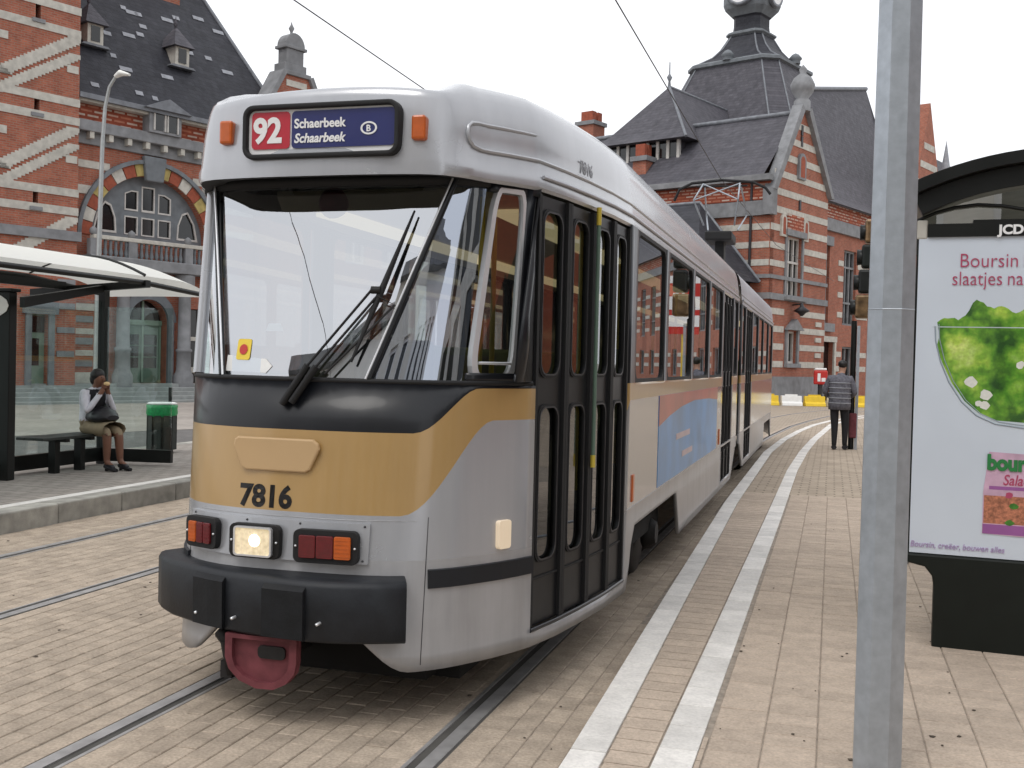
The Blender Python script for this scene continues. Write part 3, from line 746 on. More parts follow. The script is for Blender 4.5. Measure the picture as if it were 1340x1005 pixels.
mb = MB(); FG.prism(mb, [(1.5, 3.6), (3.25, 3.6), (2.38, 4.15)], 0, .3); FG.box(mb, 1.62, 1.8, 1.95, 3.6, 0, .1); FG.box(mb, 2.95, 3.13, 1.95, 3.6, 0, .1); FG.box(mb, 1.6, 3.2, 1.75, 1.95, 0, .2); mb.build('pedimented_surround', 'stone_grey', t)
for a in (1.0, 3.55):
    mb = MB(); FG.prism(mb, [(a-.28, 8.1), (a+.28, 8.1), (a+.28, 8.9)]+arch(a, 8.9, .28, 0, 180, 8)+[(a-.28, 8.9)], 0, .12); nch = mb.build('niche', 'stone_pale', t)
    mb = MB(); FG.prism(mb, [(a-.15, 8.2), (a+.15, 8.2)]+arch(a, 8.9, .15, 0, 180, 8), .121, .125); mb.build('recess', 'brick_red', nch)
mb = MB(); FG.prism(mb, [(2.45, 11.1), (3.25, 11.1)]+arch(2.85, 12.0, .4, 0, 180, 10), 0, .15); oc = mb.build('niche', 'stone_grey', t)
mb = MB(); FG.prism(mb, [(2.6, 11.2), (3.1, 11.2)]+arch(2.85, 12.0, .25, 0, 180, 10), .151, .156); mb.build('recess', 'brick_red', oc)
for z in (13.3, 12.75, 9.6):
    mb = MB(); FG.box(mb, 2.78, 2.98, z, z+.5, 0, .06); mb.build('iron_anchor', 'wire', t)
for z in (4.0, 3.2, 2.4, 1.6):
    mb = MB(); FG.box(mb, 5.2, 5.9, z-.12, z+.12, 0, .06); mb.build('stone_block', 'stone_pale', t)
# coping + bulb finial
mb = MB()
FG.prism(mb, [(-.55, 10.2), (-.15, 10.2), (2.75, 14.55), (2.4, 14.75)], -.3, .25); FG.prism(mb, [(6.65, 10.6), (6.3, 10.6), (3.15, 14.55), (3.5, 14.75)], -.3, .25)
FG.box(mb, -.6, -.1, 9.0, 10.25, -.3, .22); mb.build('coping', 'stone_grey', t)
mb = MB(); mb.lathe([(.42, 14.5), (.42, 15.0), (.3, 15.15), (.55, 15.5), (.62, 15.8), (.45, 16.15), (.15, 16.4), (.2, 16.6), (.0, 16.85)], FG.p(2.95, 0, -.05), 12); mb.build('finial', 'stone_grey', t)
mb = MB()
def q(a, b, z): return PR+AX*a+BX*b+Vector((0, 0, z))
mb.add([q(-.7, .25, 10.85), q(2.95, .25, 14.45), q(2.95, 22, 14.45), q(-.7, 22, 10.85), q(6.8, .25, 10.6), q(6.8, 22, 10.6)], [(0, 1, 2, 3), (1, 4, 5, 2)]); roof = mb.build('roof', 'slate_light', t)
mb = MB(); mb.tube([q(2.95, .2, 14.5), q(2.95, 22, 14.5)], .14, 6); mb.build('ridge_lead', 'lead', roof)
mb = MB(); mb.tube([q(-.35, 1.0, 10.6), q(-.42, 1.0, 5.3)], .07, 6); mb.build('down_pipe', 'wire', t)
wing = [o for o in bpy.data.objects if o.name.startswith('station_wing')][0]
for k in range(2):
    for z0 in (1.2, 5.8): win(FL, 9.6+2.2*k, 10.8+2.2*k, z0, z0+2.3, 2, (z0+1.5,), wing)
for z in (7.2, 6.3, 4.0, 2.9, 1.9):
    mb = MB(); FL.box(mb, 12.9 if z > 0 else 0, 13.98, z, z+.25, 0, .03); mb.build('stone_band', 'stone_pale', wing)
# right-hand range under the main roof
t = thing('station_main_range', 'recessed brick station range with tall windows under steep slate roof, behind the pole', 'building', PR+AX*12)
mb = MB(); FG.wall(mb, rect(6.4, 80, 0, 10.7), [rect(6.7, 8.5, 4.2, 8.4), rect(6.9, 9.3, 0.0, 3.2)]+[rect(10.5+3.8*k, 12.3+3.8*k, 4.2, 8.4) for k in range(12)]+[rect(10.6+3.8*k, 12.2+3.8*k, .9, 3.0) for k in range(12)], -.7, .4); mb.build('wall', 'brick', t)
FH = Fac(PR-NX*.7, AX, NX)
win(FH, 6.7, 8.5, 4.2, 8.4, 3, (5.4, 7.4), t, 'stone_grey'); 
for k in range(12):
    win(FH, 10.5+3.8*k, 12.3+3.8*k, 4.2, 8.4, 3, (5.4, 7.4), t, 'stone_grey'); win(FH, 10.6+3.8*k, 12.2+3.8*k, .9, 3.0, 2, (), t, 'stone_grey')
    for z in (7.45, 6.6, 5.7, 4.6, 2.4, 1.6):
        mb = MB(); FH.box(mb, 12.5+3.8*k, 14.1+3.8*k, z, z+.3, 0, .03); mb.build('stone_band', 'stone_pale', t)
mb = MB(); FH.box(mb, 6.9, 9.3, 0, 3.2, -.3, -.25); dw = mb.build('doorway', 'window_dark', t)
mb = MB(); FH.box(mb, 7.1, 8.4, .3, 3.0, -.25, -.2); mb.build('shutter', 'stone_blue', dw)
mb = MB()
for a in (6.65, 9.3): FH.box(mb, a, a+.25, 0, 3.2, 0, .1)
FH.box(mb, 6.6, 9.6, 3.2, 3.5, 0, .12); mb.build('door_surround', 'stone_pale', t)
for z in (7.45, 6.6, 5.7, 4.6, 2.4, 1.6, .9):
    mb = MB(); FH.box(mb, 9.7, 10.4, z, z+.3, 0, .03); mb.build('stone_band', 'stone_pale', t)
mb = MB(); FH.box(mb, 6.42, 80, 9.9, 10.7, 0, .05); mb.build('frieze', 'lattice', t)
mb = MB(); FH.box(mb, 6.42, 80, 9.2, 9.85, 0, .2); FH.box(mb, 6.6, 8.7, 8.4, 8.9, 0, .15); mb.build('cornice', 'stone_grey', t)
mb = MB(); FH.box(mb, 6.45, 8.9, 3.75, 4.2, 0, .25); mb.build('sill', 'stone_grey', t)
mb = MB(); rows = []
VL = ((-.5, 10.65, 6.2), (.5, 10.9, 7.1), (1.3, 11.6, 8.3), (2.4, 13.2, 10.0), (4.3, 18.4, 13.0))
for b, z, a in VL: rows.append([q(a, b+.7, z), q(24, b+.7, z+2.3*max(0, (b-1)/3.3))])
mb.grid([[q(24, b+.7, z), q(80, b+.7, z)] for b, z, a in VL], smooth=True)
mb.add([q(24, 5.0, 18.4), q(24, 5.0, 20.7), q(24, 2.0, 11.6)], [(0, 1, 2)])
mb.grid(rows, smooth=True); mb.build('roof', 'slate_light', t)
mb = MB(); mb.tube([q(13.0, 5.0, 18.45), q(24, 5.0, 20.75)], .15, 6); mb.build('ridge_lead', 'lead', t)
mb = MB(); mb.tube([q(a+.1, b+.68, z+.04) for b, z, a in VL], .22, 6); mb.build('valley_lead', 'lead', t)
# far gable + spirelet peeping out right of the pole
t = thing('far_gable', 'distant brick gable with pale stripes peeping out right of the pole', 'building', q(24, 1, 0))
mb = MB(); FG.prism(mb, [(17.9, 10.7), (24.9, 10.7), (21.4, 18.6)], -1, .2); mb.build('wall', 'brick', t)
for z, h in ((12, 2.85), (13.2, 2.25), (14.4, 1.65), (15.6, 1.05)):
    mb = MB(); FG.box(mb, 21.4-h+.1, 21.4+h-.1, z, z+.4, .2, .23); mb.build('stone_band', 'stone_pale', t)
mb = MB(); mb.lathe([(.3, 12.5), (.3, 15), (.0, 17)], FG.p(25.4, 0, 0), 6); mb.build('pinnacle', 'slate_pale', t)
# turret with white lantern windows
t = thing('roof_turret', 'slate hipped turret with a row of white framed windows, left of the clock tower', 'turret', q(3, 8, 10))
mb = MB(); mb.obox(q(1.15, 5.95, 10), AX*4.5, BX*4.3, (0, 0, 3.5)); mb.build('wall', 'slate_light', t)
FT = Fac(q(1.0, 5.85, 0), BX, -AX)
mb = MB(); FT.box(mb, .02, 4.48, 12.35, 13.5, -.14, -.06); core = mb.build('window_band', 'window_dark', t)
for k in range(8):
    mb = MB(); FT.box(mb, k*.62, .16+k*.62, 12.3, 13.5, -.16, 0.02); mb.build('window_post', 'window_frame', t)
mb = MB(); FT.box(mb, -.05, 4.6, 12.18, 12.36, -.2, .08); mb.build('sill', 'window_frame', t)
ev = [q(.5, 5.2, 13.45), q(7, 5.2, 13.45), q(7, 10.9, 13.45), q(.5, 10.9, 13.45)]
md_ = [q(1.15, 5.75, 14.05), q(7, 5.75, 14.05), q(7, 10.3, 14.05), q(1.15, 10.3, 14.05)]
r0, r1 = q(3.4, 8.0, 16.95), q(10.0, 8.0, 16.95)
mb = MB(); mb.add(ev+md_+[r0, r1], [(0, 1, 5, 4), (2, 3, 7, 6), (3, 0, 4, 7), (3, 2, 1, 0), (4, 5, 9, 8), (6, 7, 8, 9), (7, 4, 8)]); tr_ = mb.build('roof', 'slate_light', t)
mb = MB(); mb.lathe([(.12, 0), (.06, .5), (.16, .7), (.04, .9), (.03, 1.5), (0, 1.6)], r0-Vector((0, 0, .2)), 8); mb.build('finial', 'lead', tr_)
for pth in ([r0, md_[0], ev[0]], [r0, r1]):
    mb = MB(); mb.tube(pth, .08, 5); mb.build('ridge_lead', 'lead', tr_)
# chimneys
def chimney(a, b, z0, z1, w_, label):
    t = thing('chimney_stack', label, 'chimney', q(a, b, z0)); mb = MB(); mb.obox(q(a, b, z0), AX*w_, BX*w_, (0, 0, z1-z0-.9)); mb.build('stack', 'brick', t)
    mb = MB(); mb.obox(q(a-.12, b-.12, z1-.9), AX*(w_+.24), BX*(w_+.24), (0, 0, .25)); mb.build('cap', 'stone_grey', t)
    for k in range(2):
        mb = MB(); mb.obox(q(a+.1+k*w_*.5, b+.15, z1-.65), AX*w_*.34, BX*w_*.7, (0, 0, .65)); mb.build('pot', 'brick_red', t)
chimney(10, 17.6, 8, 18.2, 1.3, 'brick chimney stack above the tram roof, left of the turret')
chimney(.1, 7.3, 9, 13.25, .8, 'small brick chimney with pale cap in front of the turret windows')
# lower slate roof in front
t = thing('low_annex', 'low annex with dark hipped slate roof behind the pantograph', 'building', q(-4, 6, 0))
mb = MB(); mb.obox(q(-6, 1.0, 0), AX*5.3, BX*16, (0, 0, 5.8)); mb.build('wall', 'brick', t)
mb = MB(); mb.add([q(-6.4, .4, 5.7), q(-.45, .4, 5.75), q(-.45, 18, 5.75), q(-6.4, 18, 5.7), q(-1.6, 3.1, 9.6), q(-1.6, 18, 9.6)], [(0, 1, 4), (1, 2, 5, 4), (3, 0, 4, 5), (2, 3, 5)]); r_ = mb.build('roof', 'slate', t)
mb = MB(); mb.tube([q(-.45, .4, 5.8), q(-1.6, 3.1, 9.62), q(-1.6, 18, 9.62)], .09, 6); mb.build('ridge_lead', 'lead', r_)
# clock tower
t = thing('clock_tower', 'bell shaped slate tower roof carrying a dark lantern with white clock faces', 'tower', q(15, 8.2, 10))
TC = (14.2, 8.65)
def sq(h, z, ch_=.25):
    c_ = h*ch_; pts = [(-h, -h+c_), (-h+c_, -h), (h-c_, -h), (h, -h+c_), (h, h-c_), (h-c_, h), (-h+c_, h), (-h, h-c_)]
    return [q(TC[0]+a, TC[1]+b, z) for a, b in pts]
def loft(name, prof, m, parent):
    mb = MB(); mb.grid([sq(h, z, c_) for h, z, c_ in prof], smooth=False, closed=True)
    mb.add(sq(*prof[-1]), [tuple(range(8))]); return mb.build(name, m, parent)
def hips(prof, parent):
    for i in range(8):
        mb = MB(); mb.tube([sq(*p_)[i] for p_ in prof], .06, 5); mb.build('hip_lead', 'lead', parent)
P1 = [(5.2, 14.5, .2), (4.1, 17.2, .22), (3.4, 18.95, .24), (2.95, 20.05, .25)]
lr = loft('lower_roof', P1, 'slate_light', t); hips(P1, lr)
loft('cornice', [(2.9, 20.0, .25), (3.12, 20.1, .25), (3.12, 20.28, .25), (2.9, 20.4, .25)], 'stone_blue', t)
P2_ = [(2.85, 20.35, .25), (2.1, 20.85, .27), (1.55, 21.5, .28), (1.12, 22.3, .29)]
ur = loft('upper_roof', P2_, 'slate', t); hips(P2_, ur)
for k in range(4):
    a, b = [(-3.0, 0), (3.0, 0), (0, -3.0), (0, 3.0)][k]; mb = MB(); mb.lathe([(.32, 20.28), (.32, 20.5), (.42, 20.6), (.2, 20.85), (0, 20.95)], q(TC[0]+a, TC[1]+b, 0), 8); mb.build('lucarne', 'stone_blue', t)
loft('neck_base', [(1.1, 22.28, .29), (1.28, 22.4, .29), (1.28, 22.5, .29), (1.0, 22.65, .29)], 'stone_blue', t)
loft('neck', [(.95, 22.6, .29), (.9, 23.0, .29), (.9, 23.5, .29), (1.0, 23.6, .29)], 'slate', t)
ln = loft('lantern', [(1.0, 23.6, .29), (1.35, 24.0, .29), (1.45, 24.3, .29), (1.45, 26.2, .29), (1.7, 26.4, .29), (1.0, 27.2, .29), (.1, 29, .29)], 'stone_blue', t)
for dirn in ('A', 'N'):
    ax_ = -AX if dirn == 'A' else NX; c_ = q(TC[0], TC[1], 24.95)+ax_*1.45
    mb = MB(); mb.lathe([(.95, 0), (.95, .2), (.78, .24), (.77, .16)], c_, 24, ax=ax_); ck = mb.build('clock_surround', 'lead', t)
    mb = MB(); mb.lathe([(.78, .16), (.78, .2)], c_, 24, ax=ax_); mb.build('clock_face', 'sign_white', ck)
    side = ax_.cross(Vector((0, 0, 1)))
    mb = MB(); mb.tube([c_+ax_*.27, c_+ax_*.27+Vector((0, 0, .6))], .04, 4); mb.tube([c_+ax_*.27, c_+ax_*.27+side*.36-Vector((0, 0, .15))], .05, 4); mb.build('clock_hands', 'letter_black', ck)

# terrace across the road on the right: outside the frame, seen only as reflections in the tram flank
for k in range(4):
    t = thing('terrace_house', '%s terrace house reflected in the tram side windows' % ('first', 'second', 'third', 'fourth')[k], 'house', (24, -4+k*13, 0), 'houses across the road, reflected in the tram')
    FQ = Fac((22, -10+k*13, 0), (0, 1, 0), (-1, 0, 0)); hs = [rect(1+c_*3.1, 2.9+c_*3.1, 1+r*3.6, 3.6+r*3.6) for c_ in range(4) for r in range(3)]
    mb = MB(); FQ.wall(mb, rect(0, 13, 0, 11+k % 2), hs, 0, .3); mb.build('wall', 'brick_red' if k % 2 else 'stone_pale', t)
    for h in hs:
        mb = MB(); FQ.box(mb, h[0][0], h[2][0], h[0][1], h[2][1], -.3, -.22); mb.build('window', 'window_dark', t)
    mb = MB(); mb.add([FQ.p(0, 11+k % 2, .3), FQ.p(13, 11+k % 2, .3), FQ.p(13, 15, -5), FQ.p(0, 15, -5)], [(0, 1, 2, 3)]); mb.build('roof', 'slate', t)

# pale houses behind the viewpoint: outside the frame, they show as reflections in the windscreen
for k in range(3):
    t = thing('street_house', '%s pale street house reflected in the tram windscreen' % ('left', 'middle', 'right')[k], 'house', (-14+k*11+5.5, -17, 0), 'pale houses reflected in the windscreen')
    FQ = Fac((-14+k*11, -17, 0), (1, 0, 0), (0, 1, 0)); H_ = (13.8, 15.2, 13.2)[k]
    hs = [rect(.9+c_*2.5, 2.2+c_*2.5, .9+r*3.7, 3.7+r*3.7) for c_ in range(4) for r in range(4) if 3.7+r*3.7 < H_-.4]
    mb = MB(); FQ.wall(mb, rect(0, 11, 0, H_), hs, 0, .3); mb.build('wall', ('white_render', 'cream_render', 'white_render')[k], t)
    for h in hs:
        mb = MB(); FQ.box(mb, h[0][0], h[2][0], h[0][1], h[2][1], -.3, -.24); w_ = mb.build('window', 'window_dark', t)
        mb = MB(); ring(mb, [FQ.p(a, z, -.24) for a, z in h], [FQ.p(a+(.18 if a < (h[0][0]+h[2][0])/2 else -.18), z+(.14 if z < (h[0][1]+h[2][1])/2 else -.14), -.24) for a, z in h], (0, .08, 0)); mb.build('frame', 'sign_white', w_)
    mb = MB(); FQ.box(mb, -.1, 11.1, H_-.5, H_, 0, .4); mb.build('cornice', 'stone_grey', t)
    mb = MB(); mb.add([FQ.p(0, H_, .2), FQ.p(11, H_, .2), FQ.p(11, H_+2.5, -4), FQ.p(0, H_+2.5, -4)], [(0, 1, 2, 3)]); mb.build('roof', 'slate', t)
# ------------------------------------------------------------------ the tram
tram = thing('tram', 'silver and gold articulated tram with black bumper showing route 92', 'tram', (0, 15.2, 0))
def clamp(v, a=0., b=1.): return max(a, min(b, v))
def sst(a, b, v): v = clamp((v-a)/(b-a)); return v*v*(3-2*v)
RP0 = [(-.075, 4.60), (.10, 4.602), (.20, 4.612), (.30, 4.632), (.40, 4.665), (.47, 4.697), (.53, 4.735), (.58, 4.778), (.63, 4.828), (.675, 4.885), (.72, 4.95), (.76, 5.01), (.80, 5.075), (.85, 5.17), (.90, 5.28)]
RPd = [(.965, 5.58), (1.02, 5.92), (1.07, 6.32), (1.1, 6.75)]
YS = [6.85, 6.95, 7.0, 7.12, 8.25, 8.42, 9.02, 9.14, 9.35, 9.9, 10.05, 11.3, 11.45, 12.7, 12.88, 14.1, 14.25, 14.82, 14.95]
WINS = [(7.0, 8.25), (8.42, 9.9), (10.05, 11.3), (11.45, 12.7), (14.25, 14.82)]
fine = []
for (a, b) in zip(RP0, RP0[1:]):
    for k in range(2): fine.append((a[0]+(b[0]-a[0])*k/2, a[1]+(b[1]-a[1])*k/2))
fine.append(RP0[-1])
RIGHT = fine+RPd+[(1.1, y) for y in YS]
def arcs(P):
    s_ = [0.]
    for a, b in zip(P, P[1:]): s_.append(s_[-1]+math.hypot(b[0]-a[0], b[1]-a[1]))
    return s_
ARC = arcs(RIGHT)
def leftx(x, y): return -x-.15*clamp((6.75-y)/2.15)
LEFT = [(leftx(x, y), y) for x, y in RIGHT]
def lean(y, z):
    wv = clamp((5.28-y)/.68)
    d = -.085*(1-(z-.28)/.72) if z < 1 else .06*(z-1)/.62
    return d*wv
def skirt(y, s_):
    zb = .5-.23*sst(.22, .6, s_)
    if y > 5.28: zb = .265
    for y0, y1, o in ((6.86, 9.34, 0), (14.3, 16, 0)):
        if y0 < y < y1:
            e = min(y-y0, y1-y); zb = .265+.385*sst(0, .22, e) if y0 < 10 else .62*sst(-.2, .3, e)+.02
    return zb
BROW = [(4.6, 4.70), (4.70, 4.735), (4.77, 4.775), (4.85, 4.87), (4.95, 5.01), (5.1, 5.14), (5.28, 5.28)]
def browy(y):
    for a, b in zip(BROW, BROW[1:]):
        if a[0] <= y <= b[0]: return a[1]+(b[1]-a[1])*(y-a[0])/(b[0]-a[0])
    return y
def column(i, x, y, mir):
    s_ = ARC[i]; zb = skirt(y, s_)
    if x < -.075: s_ = s_*.55
    g0 = .985+.445*sst(.52, 1.0, s_) if y < 6.8 else 1.49; g1 = 1.37+.215*sst(.56, .9, s_)
    zs = [zb, max(.345, zb+.02), max(.78, zb+.04), g0, g1, 1.60]
    pts = [Vector((x, y+lean(y, z), z)) for z in zs]
    pts.append(Vector((x, browy(y), 2.60)))
    return [Vector((p.x, 30.4-p.y, p.z)) if mir else p for p in pts]
def section(mir):
    rear = mir
    colsR = [column(i, x, y, mir) for i, (x, y) in enumerate(RIGHT)]; colsL = [column(i, x, y, mir) for i, (x, y) in enumerate(LEFT)]
    C = colsL[::-1]+colsR[1:]; src = [('L', i) for i in range(len(LEFT))][::-1]+[('R', i) for i in range(1, len(RIGHT))]
    mb = MB(); n = 7; vs = [p for c in C for p in c]; mb.v = [tuple(p) for p in vs]
    nf = len(fine)-1
    for c in range(len(C)-1):
        sd_, i0 = src[c]; i1 = src[c+1][1]; i = min(i0, i1); ym = (RIGHT[i][1]+RIGHT[i+1][1])/2
        for r in range(6):
            front = i < nf; door = (nf <= i < nf+4 or 12.88 < ym < 14.1) and sd_ == 'R' and not (rear and ym < 7)
            if front and r == 5: continue
            if door and 1 <= r: continue
            if r == 5 and any(a < ym < b for a, b in WINS): continue
            if r == 5 and not door and 5.28 < ym < 6.75: continue
            if front: m = [0, 0, 1, 2, 3, 3][r]
            else: m = [5, 5, 4, 2, 2, 3][r]
            if 5.28 < ym < 6.75 and r < 3: m = 0 if r < 2 else 1
            mb.f.append([c*n+r, (c+1)*n+r, (c+1)*n+r+1, c*n+r+1]); mb.m.append(m); mb.sm.append(True)
    mb.build('body_shell', ['silver_dirty', 'silver', 'gold', 'black_gloss', 'silver_side', 'silver_dirty'], tram, solid=.03)
    # roof
    rows = []
    RR = ((2.60, .10, 2.60, .10), (2.585, .0, 2.585, 0.), (2.60, -.012, 2.60, .0), (2.64, -.012, 2.64, .0), (2.66, -.002, 2.66, .001), (2.80, .008, 2.80, .012), (2.88, .018, 2.88, .022), (2.94, .03, 2.94, .03), (2.99, .046, 2.97, .036), (3.03, .07, 2.985, .05), (3.065, .11, 3.01, .13), (3.09, .17, 3.045, .24), (3.115, .28, 3.08, .36), (3.135, .46, 3.11, .5), (3.15, .7, 3.15, .72), (3.155, .98, 3.155, .98))
    for zs_, ts, zf, tf in RR:
        row = []
        for ci, c in enumerate(C):
            p = c[6]; y = 30.4-p.y if mir else p.y; i_ = src[ci][1]
            wf = 1-sst(.64, .84, ARC[i_]); z = zs_+(zf-zs_)*wf
            tt = ts+(tf-ts)*wf
            f = Vector((p.x, y, 0)); S = Vector((0, min(max(y, 5.9), 15.2), 0)); qv = f+(S-f)*tt
            hz = z+(.035*(1-(p.x/.65)**2)*wf if z > 2.9 and abs(p.x) < .65 else 0)-(.005*wf if z > 2.9 else 0)
            row.append(Vector((qv.x, 30.4-qv.y if mir else qv.y, hz)))
        rows.append(row)
    mb = MB(); mb.grid(rows[1:], smooth=True); mb.grid(rows[:2], m=1, smooth=False)
    rf_ = mb.build('roof', ['roof_silver' if mir else 'silver', 'rubber'], tram)
    es = rf_.modifiers.new('split', 'EDGE_SPLIT'); es.split_angle = R_(38)
    return C, rf_
CA, roofA = section(False); CB, roofB = section(True)
def xr(y):
    """half width of the right flank at y"""
    P = RIGHT
    for a, b in zip(P, P[1:]):
        if a[1] <= y <= b[1]: return a[0]+(b[0]-a[0])*(y-a[1])/(b[1]-a[1]+1e-9)
    return 1.1
FRONT = LEFT[:len(fine)][::-1]+RIGHT[1:len(fine)]
def fy(x):
    for a, b in zip(FRONT, FRONT[1:]):
        if a[0] <= x <= b[0]: return a[1]+(b[1]-a[1])*(x-a[0])/(b[0]-a[0]+1e-9), Vector((b[1]-a[1], -(b[0]-a[0]), 0)).normalized()
    return 4.9, Vector((0, -1, 0))
def fp(x, z, off=0.):
    y, nn = fy(x); return Vector((x, y+lean(y, z), z))+nn*off
def fframe(x, z, off=0.):
    y, nn = fy(x); a = Vector((-nn.y, nn.x, 0)); return Fac(fp(x, 0, off)+Vector((0, lean(y, z)-lean(y, 0), 0)), a, nn)
def plate(x0, x1, z0, z1, o0, o1, n=10):
    mb = MB(); A_ = []; 
    for zz, oo in ((z0, o0), (z0, o1), (z1, o1), (z1, o0)):
        A_.append([fp(x0+(x1-x0)*k/n, zz, oo) for k in range(n+1)])
    mb.grid(A_, smooth=False)
    for k in (0, n): mb.add([r[k] for r in A_], [(0, 1, 2, 3)])
    return mb
# bellows
mb = MB()
loop = [(1.06, .4), (1.06, 2.6), (.95, 2.9), (.7, 3.02), (-.7, 3.02), (-.95, 2.9), (-1.06, 2.6), (-1.06, .4)]
rows = []
for k in range(9):
    sc_ = 1. if k % 2 == 0 else .94; y = 14.95+.5*k/8; rows.append([(x*sc_, y, .3+(z-.3)*(1 if k % 2 == 0 else .98)) for x, z in loop])
mb.grid(rows, smooth=False, closed=True); mb.build('bellows', 'rubber', tram)
# side windows
for mir in (False, True):
    for sx_ in (1, -1):
        for (y0, y1) in WINS+([(5.42, 6.66)] if (sx_ < 0 or mir) else []):
            z0, z1 = 1.60, 2.60
            def wp(y, z, o=0.):
                xx = (xr(y) if sx_ > 0 else -leftx(xr(y), y))+o; return Vector((sx_*xx, 30.4-y if mir else y, z))
            yc, zc = (y0+y1)/2, (z0+z1)/2
            i_ = rrect(y1-y0-.05, z1-z0-.05, .09, 5, yc, zc); o_ = []
            for (a, b) in i_:
                dx, dz = (a-yc)/((y1-y0)/2), (b-zc)/((z1-z0)/2); k = 1/max(abs(dx), abs(dz)); o_.append((yc+dx*k*(y1-y0)/2, zc+dz*k*(z1-z0)/2))
            mb = MB(); ring(mb, [wp(a, b, .012) for a, b in o_], [wp(a, b, .012) for a, b in i_], (-sx_*.04, 0, 0)); f = mb.build('window', 'rubber', tram)
            mb = MB(); mb.add([wp(a, b, -.004) for a, b in i_], [tuple(range(len(i_)))]); mb.build('pane', 'tram_glass', f)
# destination front windows: sill curve below, header curve above
TOPR = [(-.075, 4.915), (.3, 4.925), (.50, 4.945), (.575, 4.965), (.64, 5.0), (.715, 5.075), (.76, 5.13), (.80, 5.18), (.86, 5.25), (.90, 5.30)]
TOPC = [(leftx(x, y), y) for x, y in TOPR[::-1]]+TOPR[1:]
def tp(x, off=0.):
    for a, b in zip(TOPC, TOPC[1:]):
        if a[0] <= x <= b[0]:
            f = (x-a[0])/(b[0]-a[0]+1e-9); nn = Vector((b[1]-a[1], -(b[0]-a[0]), 0)).normalized()
            return Vector((x, a[1]+(b[1]-a[1])*f, 2.60))+nn*off
    return Vector((x, 5.3, 2.6))
def pane(name, xb0, xb1, xt0, xt1, m, parent, off=-.012, n=8, z0=0., z1=1.):
    rows = []
    for k in range(7):
        f = z0+(z1-z0)*k/6; rows.append([fp(xb0+(xb1-xb0)*j/n, 1.62, off).lerp(tp(xt0+(xt1-xt0)*j/n, off), f) for j in range(n+1)])
    mb = MB(); mb.grid(rows); return mb.build(name, m, parent)
def bar(name, xb, xt, r, m, off=.0, f0=0., f1=1.):
    b, t_ = fp(xb, 1.62, off), tp(xt, off); mb = MB(); mb.tube([b.lerp(t_, f0), b.lerp(t_, f1)], r, 8); return mb.build(name, m, tram)
ws = pane('windscreen', -.53, .255, -.77, .565, 'windscreen', tram)
pane('quarter_window', .27, .655, .58, .705, 'quarter_glass', tram); pane('quarter_window', -.80, -.545, -.865, -.785, 'windscreen', tram)
bar('windscreen_pillar', .262, .572, .016, 'black_gloss', .006); bar('windscreen_pillar', -.537, -.777, .018, 'black_gloss', .006)
bar('trim_strip', .248, .558, .006, 'chrome', .016); bar('trim_strip', -.524, -.764, .006, 'chrome', .016)
bar('corner_post', -.81, -.873, .03, 'silver', .0)
# silver framed side window beside the door
def sp2(xb, xt, f, off): return fp(xb, 1.62, off).lerp(tp(xt, off), f)
def loop2(xb0, xb1, xt0, xt1, f0, f1, off, r=.1):
    pts = rrect(1, 1, r, 5, .5, .5); o_ = []
    for u, v in pts:
        f = f0+(f1-f0)*v; a, b = sp2(xb0, xt0, f, off), sp2(xb1, xt1, f, off); o_.append(a.lerp(b, u))
    return o_
O_ = loop2(.668, .835, .732, .852, .01, .975, .014, .16); I_ = loop2(.688, .818, .746, .840, .04, .95, .014, .14)
mb = MB(); ring(mb, O_, I_, fy(.78)[1]*-.035); sf = mb.build('side_window', 'chrome', tram)
mb = MB(); P2 = loop2(.684, .822, .742, .844, .036, .955, -.004, .14); mb.add(P2, [tuple(range(len(P2)))]); mb.build('pane', 'tram_glass', sf)
mb = MB(); mb.tube([sp2(.694, .76, .09, .016), sp2(.81, .833, .09, .016)], .008, 6); mb.build('slider_rail', 'chrome', sf)
mb = MB()
for f0, f1, a, b in ((0, 1, (.828, .848), (.905, .9)), (0, .04, (.66, .715), (.905, .9)), (.95, 1., (.66, .715), (.905, .9))):
    mb.grid([[sp2(a[0]+(b[0]-a[0])*j/6, a[1]+(b[1]-a[1])*j/6, f0+(f1-f0)*k/3, .004) for j in range(7)] for k in range(4)])
mb.build('door_post', 'black_gloss', tram, solid=.02)
mb = MB()
mb.grid([[sp2(-.83+(-.165)*j/6, -.885-.11*j/6, k/3, .0) for j in range(7)] for k in range(4)]); mb.build('corner_panel', 'silver', tram, solid=.02)
# sill rail and header above the windscreen
mb = MB(); mb.tube([fp(-.9+1.79*k/30, 1.61, .008) for k in range(31)], .014, 6); mb.build('sill_rail', 'rubber', tram)
mb = MB(); mb.grid([[tp(-.85+1.7*k/20, .0)+Vector((0, 0, dz)) for k in range(21)] for dz in (-.03, .03)]); mb.build('header', 'rubber', tram, solid=.02)
